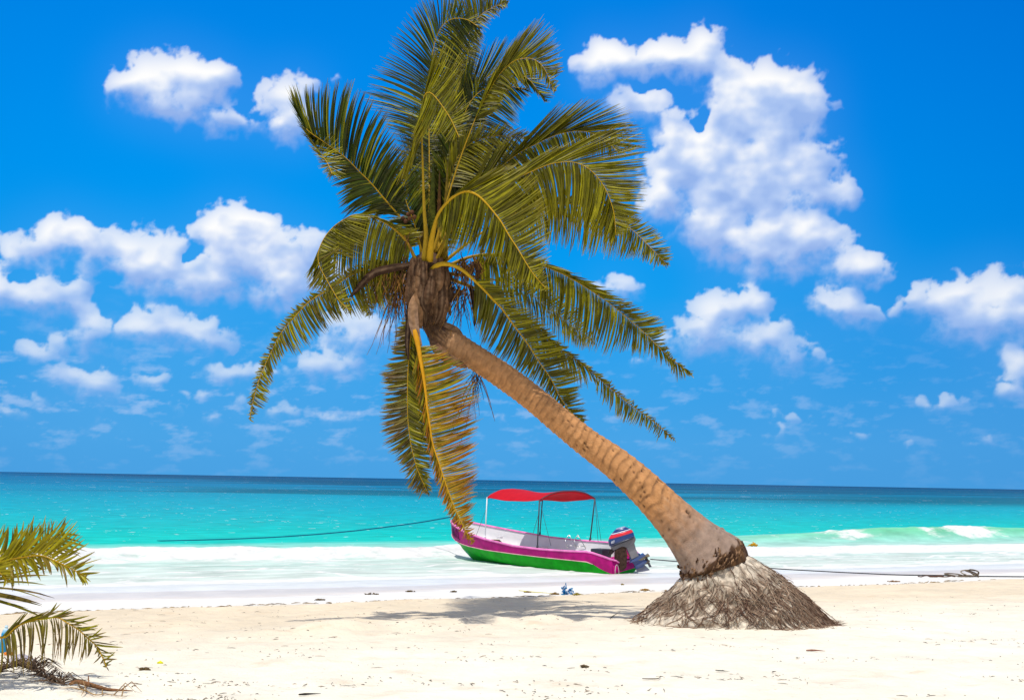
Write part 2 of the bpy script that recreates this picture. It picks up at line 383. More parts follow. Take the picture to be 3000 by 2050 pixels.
def sand_material():
    m, nt, N, L, b = new_mat('coral_sand')
    tc = N.new('ShaderNodeTexCoord')
    def noise(scale, detail=5, rough=.5, vec=None, stretch=None):
        n = N.new('ShaderNodeTexNoise'); n.inputs['Scale'].default_value = scale; n.inputs['Detail'].default_value = detail; n.inputs['Roughness'].default_value = rough
        if stretch:
            mp = N.new('ShaderNodeMapping'); mp.inputs['Rotation'].default_value = (0, 0, -TH); mp.inputs['Scale'].default_value = stretch
            L.new(tc.outputs['Object'], mp.inputs[0]); L.new(mp.outputs[0], n.inputs['Vector'])
        else: L.new(tc.outputs['Object'], n.inputs['Vector'])
        return n.outputs['Fac']
    def ma(op, a, b_=None, c=None):
        n = N.new('ShaderNodeMath'); n.operation = op
        for i, x in enumerate((a, b_, c)):
            if x is None: continue
            if isinstance(x, (int, float)): n.inputs[i].default_value = x
            else: L.new(x, n.inputs[i])
        return n.outputs[0]
    dp = N.new('ShaderNodeVectorMath'); dp.operation = 'DOT_PRODUCT'; L.new(tc.outputs['Object'], dp.inputs[0]); dp.inputs[1].default_value = (-ST, CT, 0)
    v = ma('ADD', dp.outputs['Value'], ma('MULTIPLY_ADD', noise(.22, 4, .6, stretch=(.5, 1.2, 1)), 3.4, -1.7))
    v = ma('ADD', v, ma('MULTIPLY_ADD', noise(2.5, 4, .6), .5, -.25))
    cr = N.new('ShaderNodeValToRGB'); L.new(ma('MULTIPLY_ADD', v, 1 / 12, -17 / 12), cr.inputs[0])
    e = cr.color_ramp.elements; e[0].position = 0; e[0].color = (.76, .65, .485, 1); e[1].position = 1; e[1].color = (.66, .71, .65, 1)
    for p, c in ((.14, (.75, .64, .475)), (.19, (.76, .74, .69)), (.37, (.79, .78, .75)), (.42, (.72, .66, .60)), (.56, (.68, .625, .57)), (.6, (.82, .81, .78)), (.82, (.70, .71, .66))):
        k = e.new(p); k.color = (*c, 1)
    # mottling of the dry sand: pinkish grains, fine weed dust
    mr = N.new('ShaderNodeMapRange'); L.new(noise(1.1, 8, .7), mr.inputs['Value']); mr.inputs['From Min'].default_value = .35; mr.inputs['From Max'].default_value = .65
    mr.inputs['To Min'].default_value = .90; mr.inputs['To Max'].default_value = 1.08
    sc = N.new('ShaderNodeVectorMath'); sc.operation = 'SCALE'; L.new(cr.outputs[0], sc.inputs[0]); L.new(mr.outputs[0], sc.inputs['Scale'])
    near = N.new('ShaderNodeMapRange'); L.new(v, near.inputs['Value']); near.inputs['From Min'].default_value = 15.5; near.inputs['From Max'].default_value = 10.5
    mxn = N.new('ShaderNodeMix'); mxn.data_type = 'RGBA'; L.new(near.outputs[0], mxn.inputs['Factor']); L.new(sc.outputs[0], mxn.inputs[6])
    ns = N.new('ShaderNodeVectorMath'); ns.operation = 'SCALE'; ns.inputs[0].default_value = (.85, .795, .665); L.new(mr.outputs[0], ns.inputs['Scale']); L.new(ns.outputs[0], mxn.inputs[7])
    # damp tan patches where the sand was turned over
    dn = noise(1.5, 7, .68, stretch=(1, 1.5, 1)); dmr = N.new('ShaderNodeMapRange'); L.new(dn, dmr.inputs['Value']); dmr.inputs['From Min'].default_value = .56; dmr.inputs['From Max'].default_value = .70
    dmx = N.new('ShaderNodeMix'); dmx.data_type = 'RGBA'; L.new(ma('MULTIPLY', ma('MULTIPLY', dmr.outputs[0], ma('LESS_THAN', v, 19.2)), .38), dmx.inputs['Factor']); L.new(mxn.outputs[2], dmx.inputs[6]); dmx.inputs[7].default_value = (.62, .44, .28, 1)
    # dark flecks of dried weed in drifts
    vo = N.new('ShaderNodeTexVoronoi'); vo.inputs['Scale'].default_value = 9; vo.inputs['Randomness'].default_value = 1
    mp = N.new('ShaderNodeMapping'); mp.inputs['Scale'].default_value = (1, 1.6, 1); mp.inputs['Rotation'].default_value = (0, 0, .4); L.new(tc.outputs['Object'], mp.inputs[0]); L.new(mp.outputs[0], vo.inputs['Vector'])
    drift = noise(.7, 4, .6)
    thr = ma('MULTIPLY_ADD', drift, .55, -.19)
    fl = ma('LESS_THAN', vo.outputs['Distance'], ma('MAXIMUM', thr, .0))
    fl = ma('MULTIPLY', fl, ma('LESS_THAN', v, 19.6))
    fl = ma('MULTIPLY', fl, ma('GREATER_THAN', noise(23, 3, .6), .52))
    mx = N.new('ShaderNodeMix'); mx.data_type = 'RGBA'; L.new(ma('MULTIPLY', fl, .45), mx.inputs['Factor']); L.new(dmx.outputs[2], mx.inputs[6]); mx.inputs[7].default_value = (.42, .30, .19, 1)
    L.new(mx.outputs[2], b.inputs['Base Color'])
    rr = N.new('ShaderNodeMapRange'); L.new(v, rr.inputs['Value']); rr.inputs['From Min'].default_value = 20.5; rr.inputs['From Max'].default_value = 22.5
    rr.inputs['To Min'].default_value = .95; rr.inputs['To Max'].default_value = .35; L.new(rr.outputs[0], b.inputs['Roughness'])
    b.inputs['Specular IOR Level'].default_value = .08
    bh = ma('ADD', noise(5, 6, .65), ma('MULTIPLY', noise(38, 4, .6), .3))
    bh = ma('ADD', bh, ma('MULTIPLY', noise(1.6, 3, .5), 1.5))
    st = N.new('ShaderNodeMapRange'); L.new(v, st.inputs['Value']); st.inputs['From Min'].default_value = 18.5; st.inputs['From Max'].default_value = 20.5
    st.inputs['To Min'].default_value = .55; st.inputs['To Max'].default_value = .04
    bp = N.new('ShaderNodeBump'); bp.inputs['Distance'].default_value = .07; L.new(st.outputs[0], bp.inputs['Strength']); L.new(bh, bp.inputs['Height']); L.new(bp.outputs[0], b.inputs['Normal'])
    return m
ys = [-60, -30, -10, 0, 4]; y = 5.5
while y < 36: ys.append(y); y += .05 * (1 + (y - 5.5) * .06)
ys += [37, 39, 42, 46, 52, 60, 80, 120, 200, 400, 900, 2000, 5000]
xs = [-3000, -800, -200, -80, -40, -25] + list(np.arange(-18, 22, .085)) + [25, 30, 40, 80, 200, 800, 3000]
X, Y = np.meshgrid(xs, ys)
beach = grid_mesh('beach', X, Y, ground_full(X, Y), sand_material()); tag(beach, kind='structure')

# ------------------------------------------------------------------ the sea
def build_sea():
    us = [-2500, -1200, -600, -300, -160, -90, -50, -32] + list(np.arange(-22, 62, .16)) + [66, 72, 80, 92, 110, 140, 190, 280, 450, 800, 1500, 3000, 6000]
    vs = []; v = 26.2; d = .11
    while v < 9000: vs.append(v); v += d; d = max(.11, (v - 22) * .0095)
    U, V = np.meshgrid(np.array(us), np.array(vs))
    near = np.clip((70 - V) / 40, 0, 1)
    # main spilling breaker: a long white roll on the left, thinning to the right
    crest = 34.6 + 1.2 * noise2(U * .10, 0 * U, 31) + .55 * noise2(U * .3, 0 * U, 32) + .25 * noise2(U * 1.1, 0 * U, 36)
    wl = 1.25 + .7 * noise2(U * .21, 0 * U, 37)
    amp = .34 * np.interp(U, [-30, 4, 8, 20, 26, 30], [1, 1, .95, .8, .35, .2]) * (1 + .25 * noise2(U * .5, 0 * U, 33))
    prof = np.where(V < crest, np.exp(-((V - crest) / .75) ** 2), np.exp(-((V - crest) / 1.9) ** 2))
    Z = amp * prof
    foamroll = np.clip(1.3 * np.where(V < crest, np.exp(-((V - crest) / wl) ** 2 * .8), np.exp(-((V - crest) / 1.0) ** 4)), 0, 1) * np.interp(U, [-30, 24, 30], [1, 1, .1])
    # green standing wave further out on the right, broken at one place
    c2 = 40.2 + .6 * noise2(U * .12, 0 * U, 41)
    a2 = .62 * np.interp(U, [22, 27, 36, 40, 46, 52, 60, 70], [0, .25, .62, 1.0, 1.0, .85, .8, .6])
    p2 = np.where(V < c2, np.exp(-((V - c2) / 1.0) ** 2), np.exp(-((V - c2) / 2.8) ** 2))
    Z = Z + a2 * p2
    brk = np.exp(-((U - 44.9) / 1.9) ** 2) + .62 * np.exp(-((U - 36.9) / 1.6) ** 2) + .5 * np.exp(-((U - 41.8) / .5) ** 2) + .35 * np.exp(-((U - 52) / 1.2) ** 2)
    foam2 = np.clip(brk * (1 + .5 * fbm(U * 1.1, V * 1.6, 3, 47)), 0, 1) * np.clip(np.where(V < c2 + .4, np.exp(-((V - c2) / 1.25) ** 4), 0) * 1.2, 0, 1)
    # washed-out white water in front of it
    f3 = np.interp(U, [20, 26, 70], [0, 1, 1]) * np.exp(-((V - 34.4 - .8 * noise2(U * .15, V * .3, 43)) / 2.1) ** 4)
    # swash lace
    f4 = np.exp(-((V - 26.6 - .5 * noise2(U * .3, 0 * U, 44)) / 1.2) ** 4) * .95
    # general chop, growing in wavelength outwards
    ch = .028 * fbm(U * .9, V * 1.8, 3, 51) * np.clip((V - 27) / 8, .15, 1)
    fade = lambda lam: np.clip(1.6 - (V - 22) * .0095 / (lam * .45), 0, 1)
    ch = ch * fade(.8) + .07 * fbm(U * .22, V * .5, 3, 52) * np.clip((V - 34) / 20, 0, 1) * fade(2.5) + .10 * fbm(U * .05, V * .10, 3, 53) * np.clip((V - 50) / 60, 0, 1) * fade(9)
    Z = Z + ch
    lump = .05 * fbm(U * 2.4, V * 3.2, 3, 61) + .03 * np.abs(noise2(U * 6, V * 6, 62))
    ln = fbm(U * .16, V * .55 + .6 * noise2(U * .3, V * .2, 95), 3, 94); f5 = .85 * np.exp(-(ln / .045) ** 2) * np.clip((33.5 - V) / 1.5, 0, 1) + .35 * np.exp(-((ln - .22) / .03) ** 2) * np.clip((33.5 - V) / 2, 0, 1)
    Z = Z + .02 * f5
    f4 = f4 + f5
    foam = np.clip(foamroll * (.78 + .35 * fbm(U * .5, V * 1.2, 3, 65)) + foam2 + f3 + f4, 0, 1)
    Z = Z + lump * np.clip(foamroll + foam2 + .4 * f3, 0, 1) + np.clip(foam2, 0, 1) * (.05 + .16 * fbm(U * 1.6, V * 1.6, 4, 63))
    # colour of the water body: depth over white sand, weed patches far out
    w = V + 3.0 * fbm(U * .035, V * .06, 3, 71) * np.clip((V - 36) / 14, 0, 1) + np.clip((V - 60) / 60, 0, 1) * V * .22 * fbm(U * .012, V * .02, 3, 72)
    ks = [26, 31, 34, 37.5, 41.0, 43.0, 52, 70, 95, 130, 190, 300, 600, 1500, 9000]
    cs = np.array([(.76, .83, .76), (.64, .80, .73), (.56, .80, .72), (.50, .80, .70), (.26, .76, .66), (.01, .66, .57), (.0, .60, .56), (.0, .50, .56), (.0, .42, .54), (.0, .33, .48),
                   (.0, .25, .42), (.0, .19, .37), (.0, .145, .32), (.0, .11, .28), (.0, .09, .25)])
    C = np.stack([np.interp(w, ks, cs[:, i]) for i in range(3)], -1)
    # dark weed beds to the right
    bed = np.clip((fbm(U * .010 + 7, V * .013 + .4, 4, 85) + .35 * np.clip((U - 30) / 120, -1, 1) - .05) * 3.2, 0, 1) * np.clip((V - 90) / 50, 0, 1)
    C = C * (1 - .50 * bed[..., None]) 
    # thin crests lit green from behind
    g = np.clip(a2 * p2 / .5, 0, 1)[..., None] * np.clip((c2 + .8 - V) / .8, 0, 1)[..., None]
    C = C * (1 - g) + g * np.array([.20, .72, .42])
    st = np.clip(.45 + 2.0 * fbm(U * .22, V * 1.1, 5, 91, .6), 0, 1)[..., None] * np.clip((37 - V) / 3, 0, 1)[..., None]
    C = C * (1 - .5 * st) + .5 * st * np.array([.84, .90, .85])
    C = C * np.interp(V, [27, 33, 36, 44, 60, 200], [.80, .78, .82, .80, .78, .92])[..., None]
    Xw = U * CT - V * ST; Yw = U * ST + V * CT
    m, nt, N, L, b = new_mat('sea_water')
    at = N.new('ShaderNodeAttribute'); at.attribute_name = 'Col'
    af = N.new('ShaderNodeAttribute'); af.attribute_name = 'foam'
    tc = N.new('ShaderNodeTexCoord')
    def ma(op, a, b_=None, c=None, clamp=False):
        n = N.new('ShaderNodeMath'); n.operation = op; n.use_clamp = clamp
        for i, x in enumerate((a, b_, c)):
            if x is None: continue
            if isinstance(x, (int, float)): n.inputs[i].default_value = x
            else: L.new(x, n.inputs[i])
        return n.outputs[0]
    def noise(scale, detail, sx, sy, rough=.5):
        mp = N.new('ShaderNodeMapping'); mp.vector_type = 'TEXTURE'; mp.inputs['Rotation'].default_value = (0, 0, TH * .8)
        mp.inputs['Scale'].default_value = (1 / sx, 1 / sy, 1); L.new(tc.outputs['Object'], mp.inputs[0])
        n = N.new('ShaderNodeTexNoise'); n.inputs['Scale'].default_value = scale; n.inputs['Detail'].default_value = detail; n.inputs['Roughness'].default_value = rough
        L.new(mp.outputs[0], n.inputs['Vector']); return n.outputs['Fac']
    fn = noise(1.1, 6, 1, 2.2, .65)
    fo = N.new('ShaderNodeMapRange'); fo.interpolation_type = 'SMOOTHSTEP'
    L.new(ma('ADD', af.outputs['Fac'], ma('MULTIPLY_ADD', fn, 1.5, -.75)), fo.inputs['Value']); fo.inputs['From Min'].default_value = .25; fo.inputs['From Max'].default_value = .72
    # little whitecaps: flecks near, longer ones far out
    dist = N.new('ShaderNodeVectorMath'); dist.operation = 'LENGTH'; L.new(tc.outputs['Object'], dist.inputs[0])
    c1 = noise(1.15, 3, 1, 1.1, .6); g1 = noise(.06, 2, 1, 1.5)
    t1 = ma('MULTIPLY_ADD', g1, -.20, .785)
    w1 = ma('MULTIPLY', ma('GREATER_THAN', c1, t1), ma('MULTIPLY', ma('LESS_THAN', dist.outputs['Value'], 260), ma('GREATER_THAN', dist.outputs['Value'], 42)))
    c3 = noise(.16, 3, 1, 1.2, .6)
    w2 = ma('MULTIPLY', ma('GREATER_THAN', c3, .69), ma('GREATER_THAN', dist.outputs['Value'], 180))
    caps = ma('MAXIMUM', w1, w2)
    # dapple of the chop
    dap = noise(.55, 6, 1, 2.6, .62)
    dm = N.new('ShaderNodeMapRange'); L.new(dap, dm.inputs['Value']); dm.inputs['From Min'].default_value = .3; dm.inputs['From Max'].default_value = .7
    dm.inputs['To Min'].default_value = .72; dm.inputs['To Max'].default_value = 1.20
    sc = N.new('ShaderNodeVectorMath'); sc.operation = 'SCALE'; L.new(at.outputs['Color'], sc.inputs[0]); L.new(dm.outputs[0], sc.inputs['Scale'])
    mx = N.new('ShaderNodeMix'); mx.data_type = 'RGBA'; L.new(ma('MAXIMUM', fo.outputs[0], ma('MULTIPLY', caps, .6)), mx.inputs['Factor'])
    L.new(sc.outputs[0], mx.inputs[6]); fc = N.new('ShaderNodeMapRange'); L.new(noise(2.2, 5, 1, 1.6, .65), fc.inputs['Value']); fc.inputs['From Min'].default_value = .3; fc.inputs['From Max'].default_value = .65; fc.inputs['To Min'].default_value = .60; fc.inputs['To Max'].default_value = .80
    fv = N.new('ShaderNodeVectorMath'); fv.operation = 'SCALE'; fv.inputs[0].default_value = (1, 1.01, .985); L.new(fc.outputs[0], fv.inputs['Scale']); L.new(fv.outputs[0], mx.inputs[7])
    df = N.new('ShaderNodeBsdfDiffuse'); L.new(mx.outputs[2], df.inputs[0])
    gs = N.new('ShaderNodeBsdfGlossy'); gs.inputs['Roughness'].default_value = .22; gs.inputs[0].default_value = (1, 1, 1, 1)
    bp = N.new('ShaderNodeBump'); bp.inputs['Strength'].default_value = .8; bp.inputs['Distance'].default_value = .35
    bh = ma('ADD', noise(.9, 5, 1, 2.0, .6), ma('MULTIPLY', noise(.18, 3, 1, 2.2), 2.5))
    L.new(bh, bp.inputs['Height']); L.new(bp.outputs[0], gs.inputs['Normal'])
    bp2 = N.new('ShaderNodeBump'); bp2.inputs['Strength'].default_value = .5; bp2.inputs['Distance'].default_value = .1
    L.new(bh, bp2.inputs['Height']); L.new(bp2.outputs[0], df.inputs['Normal'])
    gfar = N.new('ShaderNodeMapRange'); L.new(dist.outputs['Value'], gfar.inputs['Value']); gfar.inputs['From Min'].default_value = 38; gfar.inputs['From Max'].default_value = 60; gfar.inputs['To Min'].default_value = .03; gfar.inputs['To Max'].default_value = .11
    ms = N.new('ShaderNodeMixShader'); L.new(ma('MULTIPLY', gfar.outputs[0], ma('MULTIPLY_ADD', fo.outputs[0], -.8, 1.0)), ms.inputs[0]); L.new(df.outputs[0], ms.inputs[1]); L.new(gs.outputs[0], ms.inputs[2])
    L.new(ms.outputs[0], N['Material Output'].inputs[0]); N.remove(b)
    o = grid_mesh('sea', Xw, Yw, Z, m)
    ca = o.data.color_attributes.new('Col', 'FLOAT_COLOR', 'POINT')
    arr = np.ones((C.shape[0] * C.shape[1], 4), np.float32); arr[:, :3] = C.reshape(-1, 3); ca.data.foreach_set('color', arr.ravel())
    fa = o.data.attributes.new('foam', 'FLOAT', 'POINT'); fa.data.foreach_set('value', foam.astype(np.float32).ravel())
    tag(o, kind='structure'); return o
build_sea()

# ------------------------------------------------------------------ leaning coconut palm
YP = 14.9; SP = F / YP      # distance of the palm, photo pixels per metre there
base = P(2150, 1822, YP)
palm = thing('palm_tree', (base.x, base.y, gz(base.x, base.y)), 'tall coconut palm leaning left over the sand with wind-blown fronds', 'palm tree')

def lerp(a, b, t): return a + (b - a) * t
GREEN = (.005, .034, .001); OLIVE = (.058, .104, .001); YELLOW = (.44, .33, .004); GOLD = (.55, .30, .015); BROWN = (.13, .07, .035); RUST = (.36, .085, .006); DARKG = (.003, .011, .001); STRAW = (.55, .48, .27)
def mixc(a, b, t): return tuple(a[i] + (b[i] - a[i]) * t for i in range(3))

def leaflet(mb, p0, p1, tan, rib, wid, c0, c1, ctip, side_n, sag, seg=5):
    """a folded, tapering blade from p0 to p1 that leaves along tan and sags"""
    d = p1 - p0; ln = d.length
    if ln < .02: return
    c = p0 + tan * ln * .085 + d * .44 + Vector((0, 0, sag * ln))
    pts = []
    for i in range(seg + 1):
        t = i / seg; pts.append(p0 * (1 - t) ** 2 + c * 2 * t * (1 - t) + p1 * t * t)
    vs = []; cc = []
    for i, q in enumerate(pts):
        t = i / seg
        tt = (pts[min(i + 1, seg)] - pts[max(i - 1, 0)]).normalized()
        w = side_n - tt * side_n.dot(tt)
        w = w.normalized() if w.length > 1e-4 else tt.orthogonal().normalized()
        nrm = tt.cross(w)
        hw = wid * .5 * (min(1, .35 + t * 3.2) if t < .25 else (1 - ((t - .25) / .75) ** 2.8)) + .0012
        vs += [q + w * hw, q - nrm * hw * .45, q - w * hw]
        k = mixc(c0, c1, min(1, t * 1.25)) if t < .8 else mixc(c1, ctip, (t - .8) / .2)
        cc += [k, mixc(k, YELLOW, rib * (1 - .4 * t)), k]
    fs = []
    for i in range(seg):
        a = i * 3; fs += [(a, a + 1, a + 4, a + 3), (a + 1, a + 2, a + 5, a + 4)]
    mb.add(vs, fs, cc)

def frond(segs, par, SPx=YP, tone=0.0, ribc=(.36, .22, .012), rw=.05, label=None, dens=1.0, wmul=1.0, brown=0.0, rust=0.0):
    """segs: dicts with r=[(px,py,depth)], A / B=[(px,py)] tip outlines, dA/dB depth of tips, t0, n"""
    mb = MB(); rb = MB()
    seed = random.randint(0, 9999); rr = random.Random(seed)
    for sg in segs:
        rp = [(p[0], p[1], p[2] if len(p) > 2 else 0) for p in sg['r']]
        RN = 60
        rs = cr_(rp, RN)
        for i_, q in enumerate(rs): q[2] *= 1 + 1.5 * (i_ / (RN - 1)) * (SPx == YP)
        pts = [P(q[0], q[1], SPx + q[2]) for q in rs]
        w0 = sg.get('rw', rw)
        rc = sg.get('ribc', ribc)
        rb.tube(pts, [max(.0055, w0 * .62 * (.30 + .70 * math.exp(-4.5 * i / (RN - 1))) * (1 - .72 * i / (RN - 1))) for i in range(RN)], 6,
                [mixc(rc, (.44, .26, .008), min(1, i / RN * .9)) for i in range(RN)])
        t0 = sg.get('t0', .2); tl = sum((pts[i + 1] - pts[i]).length for i in range(RN - 1))
        n = int((1.75 if SPx == YP else 1.0) * sg.get('n', tl * (1 - t0) / .0225) * dens)
        for side, key in ((1, 'A'), (-1, 'B')):
            if key not in sg: continue
            env = cr_([(*p, 0) if len(p) == 2 else p for p in sg[key]], 50); dz = sg.get('d' + key, 0)
            gap = [rr.uniform(-1, 1) for _ in range(40)]
            for i in range(n):
                t = (i + rr.uniform(-.3, .3)) / max(1, n - 1); t = min(max(t, 0), 1)
                tr = t0 + (1 - t0) * t
                k = tr * (RN - 1); a = min(int(k), RN - 2); fr = k - a
                p0 = pts[a].lerp(pts[a + 1], fr); tan = (pts[a + 1] - pts[a]).normalized()
                g_ = gap[int(t * 13) % 40] * .014 + gap[int(t * 29 + 7) % 40] * .009
                te = min(max(t + g_ + rr.uniform(-.006, .006), 0), 1)
                ke = te * 49; b_ = min(int(ke), 48); e = env[b_] * (1 - (ke - b_)) + env[b_ + 1] * (ke - b_)
                rk = rs[a]
                depth = rk[2] + (dz(t) if callable(dz) else dz) + e[2] + rr.uniform(-.07, .07)
                p1 = P(e[0], e[1], SPx + depth)
                L_ = rr.uniform(.90, 1.05) if rr.random() < .86 else rr.uniform(.65, .95)
                p1 = p0.lerp(p1, L_)
                j_ = sg.get('jit', 0)
                if j_: p1 += Vector((rr.gauss(0, j_), 0, rr.gauss(0, j_ * .6)))
                p1 += Vector((rr.gauss(0, .022), 0, rr.gauss(0, .022) - (.07 * rr.random() if rr.random() < .07 else 0)))
                r1 = rr.random(); tn = sg.get('tone', tone)
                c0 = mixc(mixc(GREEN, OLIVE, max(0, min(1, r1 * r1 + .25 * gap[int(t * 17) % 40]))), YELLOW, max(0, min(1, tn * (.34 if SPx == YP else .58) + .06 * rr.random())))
                c0 = mixc(c0, DARKG, max(0, -tn))  # strongly negative tone paints crown-interior shade into the leaf colour
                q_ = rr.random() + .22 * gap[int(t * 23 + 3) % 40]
                if q_ > .80 - .22 * max(0, tn) and tn > -.5: c0 = mixc(c0, (.36, .33, .006), rr.uniform(.35, .95))  # random leaflets coloured as if sunlit; branch below colours others as shaded
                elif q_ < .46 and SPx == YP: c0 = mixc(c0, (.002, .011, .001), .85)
                c1 = mixc(c0, mixc(OLIVE, YELLOW, .5), .2 + .5 * rr.random() if tn >= 0 else .15)
                br = sg.get('brown' + key, sg.get('brown', brown)); ru = sg.get('rust', rust)
                if callable(ru): ru = ru(t)
                if rr.random() < br: c1 = mixc(c1, BROWN, rr.uniform(.5, 1)); c0 = mixc(c0, BROWN, rr.uniform(0, .6))
                if rr.random() < ru: c0 = mixc(c0, GOLD, rr.uniform(.2, .8)); c1 = mixc(c1, RUST, rr.uniform(.4, 1))
                ct = mixc(c1, BROWN, .7) if rr.random() < .25 else mixc(c1, YELLOW, .4)
                wid = sg.get('w', .034) * (.68 if SPx == YP else 1.0) * wmul * rr.uniform(.7, 1.25) * (1 - .35 * t)
                nn = (tan + Vector((rr.uniform(-.5, .5), rr.uniform(-.5, .5), rr.uniform(-.35, .35)))).normalized()
                leaflet(mb, p0, p1, tan, .24 if tn > -.05 else .06, wid, c0, c1, ct, nn, sg.get('sag', .03) + rr.uniform(-.03, .03))
    o = mb.build('frond', M_leaf, par); rbo = rb.build('midrib', M_rib, o)
    if label: o['label'] = label
    return o

